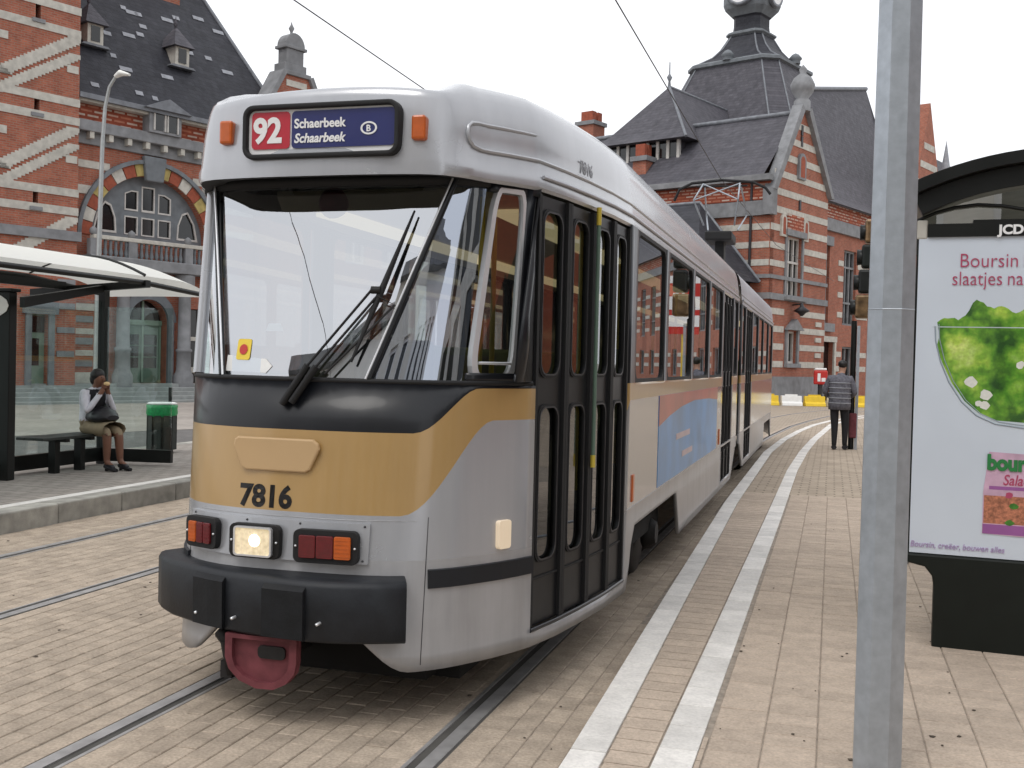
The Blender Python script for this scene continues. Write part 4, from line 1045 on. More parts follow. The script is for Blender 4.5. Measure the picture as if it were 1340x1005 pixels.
# four-leaf folding door
DP = [Vector((x, y, 0)) for x, y in [RIGHT[len(fine)-1]]+RPd]
def dpt(f):
    s_ = [0.]
    for a, b in zip(DP, DP[1:]): s_.append(s_[-1]+(b-a).length)
    d = f*s_[-1]
    for k in range(len(DP)-1):
        if d <= s_[k+1]+1e-6: return DP[k].lerp(DP[k+1], (d-s_[k])/(s_[k+1]-s_[k]))
    return DP[-1]
def leaf(a, b, z0, z1, wy):
    ax_ = (b-a).normalized(); nn = Vector((ax_.y, -ax_.x, 0)); W = (b-a).length; fr = Fac(a-nn*.02, ax_, nn); hw = W*.68
    mb = MB(); hs = [rrect(hw, .87, hw*.3, 6, W/2, 2.075), rrect(hw, .82, hw*.3, 6, W/2, 1.09)]
    fr.wall(mb, rect(.006, W-.006, z0, z1), hs, .012, .03); lf = mb.build('door_leaf', 'door_grey', tram)
    for h in hs:
        cx, cz = W/2, sum(z for _, z in h)/len(h); inn = [(cx+(p-cx)*.86, cz+(z-cz)*.965) for p, z in h]
        mb = MB(); ring(mb, [fr.p(p, z, .012) for p, z in h], [fr.p(p, z, .012) for p, z in inn], nn*.008); mb.build('glass_seal', 'rubber', lf)
        mb = MB(); mb.add([fr.p(p, z, -.002) for p, z in h], [tuple(range(len(h)))]); mb.build('pane', 'door_glass', lf)
        o2 = [(cx+(p-cx)*.9, cz+(z-cz)*.975) for p, z in h]; i2 = [(cx+(p-cx)*.84, cz+(z-cz)*.955) for p, z in h]
        mb = MB(); ring(mb, [fr.p(p, z, .0205) for p, z in o2], [fr.p(p, z, .0205) for p, z in i2], nn*.003); mb.build('glass_trim', 'wheel', lf)
    for aa in (.0, W-.03):
        mb = MB(); fr.box(mb, aa, aa+.028, z0, z1, .012, .032); mb.build('edge_seal', 'rubber', lf)
    mb = MB(); fr.box(mb, .04, W-.04, .60, .612, .012, .02); mb.build('kick_rib', 'rubber', lf)
    return lf, fr, nn
for k in range(4): lf, fr, nn = leaf(dpt(k/4), dpt((k+1)/4), .36, 2.57, 0)
m5 = dpt(.5); nn5 = Vector((.98, -.2, 0))
mb = MB(); mb.tube([m5+nn5*.03+Vector((0, 0, 1.2)), m5+nn5*.03+Vector((0, 0, 2.58))], .012, 6); hr = mb.build('door_rod', 'green_door', tram)
for za, zb in ((1.13, 1.2), (2.5, 2.6)):
    mb = MB(); mb.tube([m5+nn5*.03+Vector((0, 0, za)), m5+nn5*.03+Vector((0, 0, zb))], .015, 6); mb.build('rod_end', 'rod_yellow', hr)
mb = MB(); mb.tube([dpt(k/12)+Vector((.012, -.004, .352)) for k in range(13)], .012, 6); mb.build('door_sill', 'black_gloss', tram)
for y0, mir in ((12.88, False), (12.88, True)):
    for k in range(3):
        ya, yb = y0+k*1.22/3, y0+(k+1)*1.22/3
        if mir: ya, yb = 30.4-yb, 30.4-ya
        leaf(Vector((1.1, ya, 0)), Vector((1.1, yb, 0)), .36, 2.57, 0)
# lamp panel and lights
plate(-.665, .31, .765, .95, .0, .03).build('lamp_panel', 'silver', tram)
def lampunit(x, z, w_, h_, name, cells, frame='rubber'):
    F = fframe(x, z, .031); mb = MB(); mb.prism([F.p(a, b, 0) for a, b in rrect(w_, h_, .03, 4, 0, z)], F.n*.035); l = mb.build(name, frame, tram, bevel=.006)
    iw = w_-.06; x0 = -iw/2
    for fr_, m in cells:
        cw = iw*fr_
        mb = MB(); mb.prism([F.p(a, b, .0352) for a, b in rrect(cw-.004, h_-.05, .008, 2, x0+cw/2, z)], F.n*.012); le = mb.build('lens', m, l, bevel=.004)
        for k in range(5):
            mb = MB(); zz = z-h_/2+.04+k*(h_-.08)/4; F.box(mb, x0+.006, x0+cw-.006, zz-.003, zz+.003, .0474, .0492); mb.build('lens_rib', m, le)
        x0 += cw
    for sx_ in (-1, 1):
        mb = MB(); mb.lathe([(.006, 0), (.006, .006), (.0, .008)], F.p(sx_*(w_/2-.014), z, .035), 6, ax=F.n); mb.build('screw', 'chrome', l)
    return l, F
lampunit(-.545, .856, .22, .15, 'tail_light', ((.36, 'amber'), (.32, 'lens_red'), (.32, 'lens_red')))
lampunit(.125, .842, .315, .155, 'tail_light', ((.33, 'lens_red'), (.34, 'lens_red'), (.33, 'amber')))
l, F = lampunit(-.235, .845, .265, .16, 'headlight', (), 'coupler_dark')
mb = MB(); mb.prism([F.p(a, b, .0352) for a, b in rrect(.185, .125, .012, 3, 0, .845)], F.n*.012); mb.build('lens', 'headlight', l, bevel=.006)
mb = MB(); mb.lathe([(.0, .0), (.03, .0), (.026, .006), (0, .009)], F.p(.01, .85, .0475), 14, ax=F.n); mb.build('bulb', 'bulb', l)
for k in range(7):
    mb = MB(); F.box(mb, -.085+k*.028, -.083+k*.028, .79, .90, .0473, .0485); mb.build('lens_rib', 'lamp_glass', l)
mb = MB(); ring(mb, [F.p(a, b, .0353) for a, b in rrect(.20, .14, .016, 3, 0, .845)], [F.p(a, b, .0353) for a, b in rrect(.184, .124, .012, 3, 0, .845)], F.n*.018); mb.build('bezel', 'chrome', l)
# gold cover plate, number
F = fframe(-.17, 1.25, .016)
mb = MB(); mb.prism([F.p(a, b, 0) for a, b in [(-.205, 1.33), (.195, 1.33), (.222, 1.31), (.228, 1.285), (.18, 1.185), (.155, 1.172), (-.16, 1.172), (-.185, 1.185), (-.228, 1.29), (-.222, 1.318)]], F.n*.022); mb.build('cover_plate', 'gold_plate', tram, bevel=.008)
F = fframe(-.19, 1.05, .03); fn_ = text('fleet_number', '7816', .142, F.p(-.172, 1.003, 0), F.a, (0, 0, 1), 'letter_black', tram, bold=.0055, sx=1.0)
for v_ in fn_.data.vertices:   # printed on the skin: lay it on the curved panel
    wv_ = Vector(v_.co)+Vector(ORG[fn_]); v_.co = fp(wv_.x, wv_.z, .0168)-Vector(ORG[fn_])
# panel seams and fasteners on the front skin
for xs_, z0, z1 in ((.545, .3, .98), (-.70, .45, .76)):
    mb = MB(); mb.tube([fp(xs_, z0+(z1-z0)*k/8, .0155) for k in range(9)], .0022, 4); mb.build('panel_seam', 'wheel', tram)
mb = MB(); mb.tube([fp(-.6+1.1*k/20, .963, .0155) for k in range(21)], .002, 4); mb.build('panel_seam', 'silver_dirty', tram)
for xs_ in (-.64, -.3, -.02, .29):
    for zz in (.78, .937):
        mb = MB(); F_ = fframe(xs_, zz, .03); mb.lathe([(.006, 0), (.005, .003), (0, .004)], F_.p(0, zz, 0), 6, ax=F_.n); mb.build('screw', 'wheel', tram)
# bumper
BP = [(-.94, 4.80), (-.86, 4.71), (-.75, 4.625), (-.59, 4.545), (-.45, 4.49), (-.32, 4.45), (-.2, 4.425), (-.09, 4.41), (.1, 4.40), (.2, 4.41), (.28, 4.43), (.4, 4.475), (.53, 4.54)]
Pv = [Vector((x, y, 0)) for x, y in BP]; In = offs(Pv, -.16)
rows = []
for (ofs, z) in ((.13, .43), (.012, .43), (0, .442), (-.0, .675), (.012, .695), (.03, .702), (.19, .715)):
    rows.append([p+Vector((0, 0, z)) for p in offs(Pv, -ofs)])
mb = MB(); mb.grid(rows); 
for k in (0, -1): mb.add([r[k] for r in rows], [tuple(range(len(rows)))])
bm_ = mb.build('bumper', 'bumper', tram, solid=.006)
for x0, x1 in ((-.545, -.345), (-.115, .10)):
    pts = [(x0+(x1-x0)*k/4) for k in range(5)]
    def by(x):
        for a, b in zip(BP, BP[1:]):
            if a[0] <= x <= b[0]: return a[1]+(b[1]-a[1])*(x-a[0])/(b[0]-a[0])
    mb = MB(); rr_ = [[(x, by(x)-o_, z) for x in pts] for o_, z in ((.0, .432), (.028, .44), (.032, .66), (.0, .68))]; mb.grid(rr_, smooth=False)
    for k in (0, -1): mb.add([r[k] for r in rr_], [(0, 1, 2, 3)])
    mb.build('buffer_pad', 'bumper_pad', bm_)
for x, z in ((-.52, .49), (-.28, .5), (.17, .52)):
    mb = MB(); mb.lathe([(.008, 0), (.008, .036), (0, .04)], (x, by(x), z), 6, ax=(0, -1, 0)); mb.build('bolt', 'chrome', bm_)
# rubbing strips
for side in (1, -1):
    pts = [(x, y) for x, y in (RIGHT if side > 0 else LEFT) if 4.74 < y < 5.285]
    mb = MB(); rr_ = []
    P_ = [Vector((x, y+lean(y, .69), 0)) for x, y in pts]; O2 = offs(P_, side*.028)
    for Q, z in ((P_, .645), (O2, .65), (O2, .735), (P_, .74)): rr_.append([p+Vector((0, 0, z)) for p in Q])
    mb.grid(rr_, smooth=False)
    for k in (0, -1): mb.add([r[k] for r in rr_], [(0, 1, 2, 3)])
    mb.build('rubbing_strip', 'black_band', tram)
mb = MB(); F = Fac((.79, 5.06, 0), Vector((.84, 1.9, 0)).normalized()*1, Vector((1.9, -.84, 0)).normalized()); F.o = Vector((.808, 5.075, 0))
mb.prism([F.p(a, b, -.01) for a, b in rrect(.09, .14, .015, 3, 0, .87)], F.n*.04); sl_ = mb.build('side_lamp', 'lamp_glass', tram, bevel=.006)
mb = MB(); mb.prism([F.p(a, b, -.012) for a, b in rrect(.105, .155, .015, 3, 0, .87)], F.n*.012); mb.build('lamp_base', 'rubber', sl_)
# amber side reflectors
for y in (7.0, 12.6):
    mb = MB(); mb.box((1.1, y-.03, .82), (1.125, y+.03, 1.0)); mb.build('side_reflector', 'amber', tram, bevel=.006)
# destination display on the brow
FD = Fac((0, 4.695, 0), (1, 0, 0), (0, -1, 0))
mb = MB(); o_ = rrect(.82, .262, .055, 5, -.027, 2.80); i_ = rrect(.772, .214, .035, 5, -.027, 2.80)
ring(mb, [FD.p(a, b, -.05) for a, b in o_], [FD.p(a, b, -.05) for a, b in i_], (0, -.065, 0)); ds = mb.build('destination_display', 'rubber', tram, bevel=.008)
mb = MB(); mb.add([FD.p(a, b, -.012) for a, b in i_], [tuple(range(len(i_)))]); mb.build('blind', 'sign_white', ds)
mb = MB(); mb.prism([FD.p(a, b, -.01) for a, b in rrect(.205, .178, .02, 3, -.292, 2.808)], (0, -.004, 0)); mb.build('route_panel', 'sign_red', ds)
mb = MB(); mb.prism([FD.p(a, b, -.01) for a, b in rrect(.535, .178, .02, 3, .088, 2.808)], (0, -.004, 0)); mb.build('name_panel', 'sign_blue', ds)
text('route_number', '92', .165, FD.p(-.385, 2.752, -.004), (1, 0, 0), (0, 0, 1), 'sign_white', ds, bold=.006, ext=.0015, sx=.93)
text('destination_name', 'Schaerbeek', .062, FD.p(-.165, 2.815, -.004), (1, 0, 0), (0, 0, 1), 'sign_white', ds, bold=.0016, ext=.0015, sx=.93)
text('destination_name', 'Schaarbeek', .062, FD.p(-.165, 2.745, -.004), (1, 0, 0), (0, 0, 1), 'sign_white', ds, bold=.0016, ext=.0015, shear=.22, sx=.93)
mb = MB(); el = [(.225+.042*math.cos(R_(a)), 2.802+.031*math.sin(R_(a))) for a in range(0, 360, 15)]; ei = [(.225+.033*math.cos(R_(a)), 2.802+.023*math.sin(R_(a))) for a in range(0, 360, 15)]
ring(mb, [FD.p(a, b, -.005) for a, b in el], [FD.p(a, b, -.005) for a, b in ei], (0, -.003, 0)); mb.build('rail_emblem', 'sign_white', ds)
text('emblem_letter', 'B', .042, FD.p(.211, 2.787, -.004), (1, 0, 0), (0, 0, 1), 'sign_white', ds, bold=.001, ext=.0015)
for x, z in ((-.545, 2.81), (.465, 2.80)):
    y = browy(fy(x)[0])+.012; mb = MB(); mb.prism([(x-.035, y+.03, z-.06), (x+.035, y+.03, z-.06), (x+.035, y-.03, z-.055), (x-.035, y-.03, z-.055)], (0, 0, .115)); mb.build('marker_lamp', 'amber', tram, bevel=.012)
# roof bead along the flank, small roof number, hatch
def rp(y, z, o=.004):
    x = xr(y); return Vector((x*(1-.014*(z-2.66)/.14 if z < 2.8 else 1-.014-.02*(z-2.8)/.08)+o, y+.0, z))
cr_cols = [c[6] for c in CA[len(LEFT)-1:] if c[6].x > .655]
def bp(p, z, o=.004):
    t_ = .002+.012*(z-2.66)/.14 if z < 2.8 else .014+.02*(z-2.8)/.08
    return Vector((p.x*(1-t_)+o, p.y-o*.5, z))
k0 = cr_cols[0]; k1_ = cr_cols[1]
path = [bp(p, 2.735) for p in cr_cols[::-1][:-1]]+[bp(k0, 2.745), bp(k0.lerp(k1_, -.5), 2.77), bp(k0.lerp(k1_, -.7), 2.80), bp(k0.lerp(k1_, -.5), 2.835), bp(k0, 2.855)]+[bp(p, 2.862, .0) for p in cr_cols[1:]]
mb = MB(); mb.tube(path, .011, 6); mb.build('roof_bead', 'silver', roofA)
path = [(p.x, 30.4-p.y, p.z) for p in path]; mb = MB(); mb.tube(path, .011, 6); mb.build('roof_bead', 'roof_silver', roofB)
FN = Fac((xr(5.78)*.985+.012, 5.78, 0), Vector((.15, 1, 0)).normalized(), Vector((1, -.15, 0)).normalized()); text('roof_number', '7816', .1, FN.p(0, 2.76, 0), FN.a, (0, 0, 1), 'slate_pale', roofA, bold=.001, ext=.0005)
mb = MB(); mb.tube([rp(y, 2.655, .016) for y in (5.3, 5.6, 5.92, 6.32, 6.75, 9, 14.9)], .01, 6); mb.build('gutter', 'roof_silver', roofA)
mb = MB(); mb.tube([(1.118, y, 2.655) for y in (15.5, 23.6)], .014, 6); mb.build('gutter', 'roof_silver', roofB)
mb = MB(); mb.lathe([(.09, 0), (.1, .03), (.06, .05), (0, .055)], (.45, 5.5, 3.035), 12); mb.build('roof_vent', 'rubber', tram)
for y0, y1, z1, w_ in ((7.5, 9.5, 3.2, .6), (11, 13.5, 3.2, .6), (17, 19, 3.2, .6)):
    mb = MB(); mb.box((-w_, y0, 3.05), (w_*.5, y1, z1)); mb.build('roof_box', 'roof_silver', tram, bevel=.03)
# advert on the flank
FS = Fac((1.1, 0, 0), (0, 1, 0), (1, 0, 0))
mb = MB(); FS.box(mb, 8.05, 12.3, .80, 1.49, .002, .018); ad = mb.build('advert_panel', 'ad_blue', tram)
mb = MB(); FS.prism(mb, [(8.05, 1.49), (8.05, 1.26), (8.6, 1.32), (9.3, 1.37), (10.2, 1.40), (11.4, 1.385), (12.3, 1.35), (12.3, 1.49)], .0182, .020); mb.build('advert_border', 'ad_red', ad)
for a, z, s_, tx in ((9.0, 1.1, .9, 0), (9.4, .93, .7, 0)):
    mb = MB(); FS.prism(mb, [(a, z), (a+s_, z), (a+s_, z+.05), (a, z+.05)], .0182, .020); mb.build('advert_print', 'pink_white', ad)
mb = MB(); mb.box((1.1, 6.8, .768), (1.118, 14.9, .79)); mb.box((1.1, 15.5, .768), (1.118, 23.6, .79)); mb.build('belt_moulding', 'silver_dirty', tram)
# coupler
mb = MB(); prof = [(-.185, .42), (-.185, .31), (-.165, .255), (-.11, .205), (-.02, .175), (.07, .178), (.135, .21), (.175, .26), (.185, .31), (.185, .42)]
mb.prism([(-.15+a, 4.47, z) for a, z in prof], (0, .03, 0)); cp = mb.build('coupler_guard', 'coupler_red', tram, bevel=.01)
o_ = [(-.15+a*1.0, z) for a, z in prof]; i_ = [(-.15+a*.8, .32+(z-.32)*.8) for a, z in prof]
mb = MB(); ring(mb, [(a, 4.47, z) for a, z in o_], [(a, 4.47, z) for a, z in i_], (0, -.025, 0)); mb.build('rim', 'coupler_red', cp)
mb = MB(); mb.prism([(-.1+a, 4.469, b) for a, b in rrect(.14, .06, .02, 3, 0, .345)], (0, -.012, 0)); mb.build('slot', 'coupler_dark', cp)
mb = MB(); mb.tube([(-.40, 4.52, .40), (-.36, 4.5, .37), (-.33, 4.55, .33)], [.035, .03, .03], 8); mb.tube([(-.36, 4.5, .37), (-.34, 4.52, .22), (-.30, 4.6, .2)], [.03, .03, .02], 8); mb.box((-.39, 4.5, .19), (-.33, 4.56, .27)); mb.tube([(-.15, 4.5, .3), (-.15, 5.2, .34)], .06, 8); mb.build('coupler', 'coupler_dark', tram)
mb = MB(); mb.box((-.6, 4.9, .16), (.5, 5.1, .45)); mb.box((-.62, 5.05, .14), (.62, 6.9, .42)); mb.build('lifeguard_and_shade_box', 'underbody', tram)  # second, longer box is added to deepen the shade under the tram
mb = MB(); mb.box((-.62, 5.1, .40), (.62, 25.3, .84)); mb.build('underframe', 'underbody', tram)
# bogies
for yc in (8.1, 15.2, 22.3):
    mb = MB()
    mb.box((-.85, yc-.25, .37), (.85, yc+.25, .49))
    for sx_ in (-1, 1): mb.box((sx_*.9-.05, yc-1.15, .36), (sx_*.9+.05, yc+1.15, .50))
    bg = mb.build('bogie', 'underbody', tram, bevel=.02)
    for dy in (-.75, .75):
        for sx_ in (-1, 1):
            mb = MB(); mb.lathe([(.10, .0), (.31, .0), (.335, .02), (.335, .075), (.355, .085), (.355, .11), (.30, .115), (.1, .115)], (sx_*.84, yc+dy, .335), 24, ax=(-sx_, 0, 0)); mb.build('wheel', 'wheel', bg)
            mb = MB(); mb.lathe([(.09, -.1), (.12, -.06), (.14, .0), (.1, .02)], (sx_*.9, yc+dy, .335), 12, ax=(-sx_, 0, 0)); mb.build('axle_box', 'coupler_dark', bg)
# wipers (two parallel arms carrying one blade)
def wsp(x, f, off):   # point on windscreen plane by height fraction
    b, t_ = fp(clamp(x, -.9, .9), 1.62, off), tp(clamp(x, -.85, .85), off); q_ = b.lerp(t_, f); return Vector((x, q_.y, q_.z))
wpv = MB(); 
b1, b2 = fp(-.155, 1.49, .035), fp(-.105, 1.50, .035)
k1, k2 = wsp(.245, .43, .06), wsp(.275, .40, .06)
wpv.tube([b1, wsp(-.03, .06, .05)], .018, 8); wpv.tube([b2, wsp(.015, .055, .05)], .018, 8)
wpv.tube([wsp(-.03, .06, .05), k1], .007, 6); wpv.tube([wsp(.015, .055, .05), k2], .007, 6); wp_ = wpv.build('wiper_arm', 'rubber', tram)
mb = MB(); mb.tube([wsp(.18, .08, .035), wsp(.29, .43, .05), wsp(.40, .83, .035)], [.006, .016, .005], 6); mb.build('wiper_blade', 'rubber', wp_)
mb = MB(); mb.tube([k1, wsp(.29, .43, .06)], .02, 6); mb.tube([k2, wsp(.36, .36, .05), wsp(.06, .02, .04)], .006, 6); mb.build('wiper_link', 'coupler_dark', wp_)
# sticker and papers behind the glass
F = Fac((0, 0, 0), (1, 0, 0), (0, -1, 0))
def st_pt(u, v): return wsp(-.43+u, .13+v, -.008)
mb = MB(); mb.add([st_pt(a, b) for a, b in rrect(.085, .105, .012, 3)], [tuple(range(16))]); sk = mb.build('sticker', 'yellow', tram)
mb = MB(); mb.add([wsp(-.43+.025*math.cos(R_(a)), .13+.026*math.sin(R_(a)), -.005) for a in range(0, 360, 20)], [tuple(range(18))]); mb.build('sticker_disc', 'traffic_red', sk)
mb = MB(); mb.add([wsp(-.53, .02, -.009), wsp(-.28, .015, -.009), wsp(-.25, .05, -.009), wsp(-.29, .085, -.009), wsp(-.53, .10, -.009)], [(0, 1, 2, 3, 4)]); mb.build('dash_card', 'paper', tram)
mb = MB(); mb.add([wsp(-.34, .225, -.05), wsp(-.24, .225, -.05), wsp(-.26, .265, -.05), wsp(-.33, .265, -.05)], [(0, 1, 2, 3)]); mb.build('dash_card', 'paper', tram)
# interior
INS = [(-.98, 6.8), (-.85, 5.7), (-.6, 5.2), (.5, 5.2), (.72, 5.6), (.84, 5.95), (.98, 6.9), (.98, 23.4), (-.98, 23.4)]
mb = MB(); mb.prism([(x, y, .84) for x, y in INS], (0, 0, .04)); mb.build('floor', 'interior_dark', tram)
mb = MB(); mb.prism([(x*.97, y+.1, 2.585) for x, y in INS], (0, 0, .03)); cl = mb.build('ceiling', 'ceiling', tram)
for sx_ in (-.55, .55):
    mb = MB(); mb.box((sx_-.1, 5.9, 2.56), (sx_+.1, 23, 2.584)); mb.build('ceiling_light', 'ceiling_light', cl)
mb = MB(); mb.box((-.65, 4.86, 1.0), (.55, 5.15, 1.56)); mb.build('dashboard', 'interior_dark', tram, bevel=.05)
def seat(x, y, m, w_=.42):
    mb = MB(); mb.box((x-w_/2, y-.2, 1.24), (x+w_/2, y+.2, 1.32)); s_ = mb.build('seat', m, tram, bevel=.03)
    mb = MB(); mb.box((x-w_/2, y+.17, 1.3), (x+w_/2, y+.24, 1.83)); mb.build('backrest', m, s_, bevel=.03)
    mb = MB(); mb.box((x-.05, y-.05, .88), (x+.05, y+.05, 1.25)); mb.build('pedestal', 'interior_dark', s_)
seat(-.15, 5.75, 'interior_dark', .5)
for y in (7.7, 8.6, 9.5, 10.4, 11.3, 12.2, 18.5, 19.5, 20.5, 21.5, 22.5):
    seat(.75, y, 'seat_green'); seat(-.75, y, 'seat_green')
for y in (9.9, 14.4):
    seat(-.75, y-.0+3.0 if y > 12 else y+3.2, 'seat_green')
mb = MB(); mb.box((-.95, 6.35, .88), (.35, 6.4, 1.75)); mb.build('cab_partition', 'interior', tram)
mb = MB(); mb.box((.25, 6.45, .88), (.3, 6.95, 1.5)); mb.build('wheel_cover', 'seat_red', tram)
for x, y in ((.35, 6.3), (.75, 6.95), (.55, 5.45), (.6, 9.0), (-.5, 10.2), (.5, 11.5), (.55, 12.85), (.55, 14.1), (.3, 17.4)):
    mb = MB(); mb.tube([(x, y, .88), (x, y, 2.6)], .017, 8); mb.build('grab_pole', 'rod_yellow', tram)
# crease between the front plate and the side fairing
for sd_ in (1, -1):
    pass
mb = MB(); mb.lathe([(.0, 0), (.07, .01), (.08, .05), (.05, .09), (0, .1)], (-.1, 5.05, 2.5), 16, ax=(0, -1, 0)); mb.build('cab_fan', 'coupler_red', tram)
# pantograph
pg = thing('pantograph', None, None, (0.1, 22.0, 3.1)); pg.parent = tram; pg.location = (0.1, 22.0-15.2, 3.1)
for kk in ('label', 'category'):
    if kk in pg: del pg[kk]
PY, PX = 22.0, .12
mb = MB(); mb.box((PX-.09, PY-.2, 3.05), (PX+.09, PY+.2, 4.25)); mb.box((PX-.26, PY-.5, 4.2), (PX+.26, PY+.5, 4.38)); mb.build('base', 'rubber', pg, bevel=.03)
mb = MB()
for sx_ in (-1, 1):
    for sy in (-1, 1):
        mb.tube([(PX+sx_*.3, PY+sy*.4, 4.5), (PX+sx_*.42, PY+sy*1.1, 4.9), (PX+sx_*.36, PY+sy*.12, 5.36)], .018, 5)
    mb.tube([(PX-sx_*.4, PY-1.1, 4.9), (PX+sx_*.36, PY-.12, 5.36)], .014, 5)
mb.build('arm', 'galvanised', pg)
mb = MB(); mb.tube([(PX-.95, PY, 5.05), (PX-.85, PY, 5.28), (PX-.6, PY, 5.4), (PX, PY, 5.45), (PX+.6, PY, 5.4), (PX+.85, PY, 5.28), (PX+.95, PY, 5.15)], .03, 6); mb.tube([(PX-.5, PY, 5.33), (PX+.5, PY, 5.33)], .02, 6); mb.build('bow', 'rubber', pg)
# ------------------------------------------------------------------ overhead wires
for x, z, lab in ((.1, 5.46, 'contact wire above the tram and its pantograph'), (-3.47, 5.65, 'contact wire over the empty left track')):
    mb = MB(); mb.tube([(x, -30, z), (x, 22, z), (x+.5, 34, z), (x+2.2, 48, z)], .008, 5); tag(mb.build('overhead_wire', 'wire'), lab, 'wire', 'overhead wires')
# ------------------------------------------------------------------ galvanised pole in the foreground
t = thing('steel_pole', 'thick galvanised steel pole in the right foreground', 'pole', (2.565, 4.54, .12))
mb = MB(); mb.lathe([(.098, .12), (.097, .6), (.094, 1.7), (.086, 3.3), (.073, 8.0)], (2.565, 4.54, 0), 8, smooth=False); mb.build('shaft', 'galvanised', t, bevel=.02)
mb = MB(); mb.lathe([(.0925, 1.957), (.0942, 1.96), (.0925, 1.963)], (2.565, 4.54, 0), 8, smooth=False); mb.build('seam', 'galvanised', t)
# ------------------------------------------------------------------ right shelter with poster
ROT = R_(-4)
t = thing('advert_shelter', 'dark tram shelter with arched roof and backlit poster panel, right edge', 'shelter', (3.4, 6.75, .12))
FP = Fac((2.80, 6.74, 0), (math.cos(ROT), math.sin(ROT), 0), (math.sin(ROT), -math.cos(ROT), 0))
mb = MB(); FP.box(mb, .0, 1.36, .62, 2.58, -.14, 0); mb.build('poster_case', 'shelter_black', t, bevel=.01)
mb = MB(); FP.box(mb, .012, 1.348, .66, 2.50, .0005, .008); po = mb.build('poster', 'poster', t)
mb = MB(); FP.box(mb, .06, 1.36, 2.50, 2.575, .0, .022); FP.box(mb, .30, 1.36, 2.575, 2.595, -.1, .022); mb.build('header_bar', 'shelter_black', t)
mb = MB(); FP.box(mb, .0, .058, 2.49, 2.60, -.14, .012); mb.build('corner_cap', 'stone_pale', t, bevel=.008)
mb = MB(); FP.prism(mb, [(0.0, .655), (1.38, .655), (1.38, .59), (1.28, .55), (1.22, .47), (1.22, .1), (.15, .1), (.15, .47), (.14, .53), (.10, .58), (.0, .60)], -.18, .02); mb.build('pedestal', 'dark_green', t, bevel=.012)
text('maker_name', 'JCD', .072, FP.p(.435, 2.512, .024), FP.a, (0, 0, 1), 'sign_white', t, bold=.003, sx=1.05)
def words(line, size, a, z, m, sx_, **kw):
    for wd in line.split():
        o_ = text('poster_text', wd, size, FP.p(a, z, .011), FP.a, (0, 0, 1), m, po, sx=sx_, **kw)
        u = [(Vector(v.co)+Vector(ORG[o_])-FP.o).dot(FP.a) for v in o_.data.vertices]; a = max(u)+size*.26*sx_
words('Boursin b', .115, .232, 2.325, 'text_red', .88, bold=-.001); words('slaatjes na', .115, .195, 2.222, 'text_red', .82, bold=-.001)
text('poster_text', 'bour', .12, FP.p(.415, 1.17, .016), FP.a, (0, 0, 1), 'text_green', po, bold=.006, sx=.86)
words('Boursin, creëer, bouwen alles', .05, .015, .695, 'text_lilac', .85, shear=.2)
# printed picture on the poster: glass bowl with salad
rr = random.Random(11)
BC = .72; 
bowl = [(BC-.60*math.sin(R_(a)), 2.0-.62*(1-math.cos(R_(a)))*1.0) for a in range(0, 91, 6)]
bl = [(.115, 1.985), (.12, 1.9), (.15, 1.78), (.20, 1.66), (.27, 1.55), (.35, 1.475), (.45, 1.43), (.62, 1.41)]
br_ = [(1.30-a+.06, z) for a, z in bl][::-1]
mb = MB(); FP.prism(mb, bl+br_, .0082, .0086); pb = mb.build('printed_bowl', 'bowl', po)
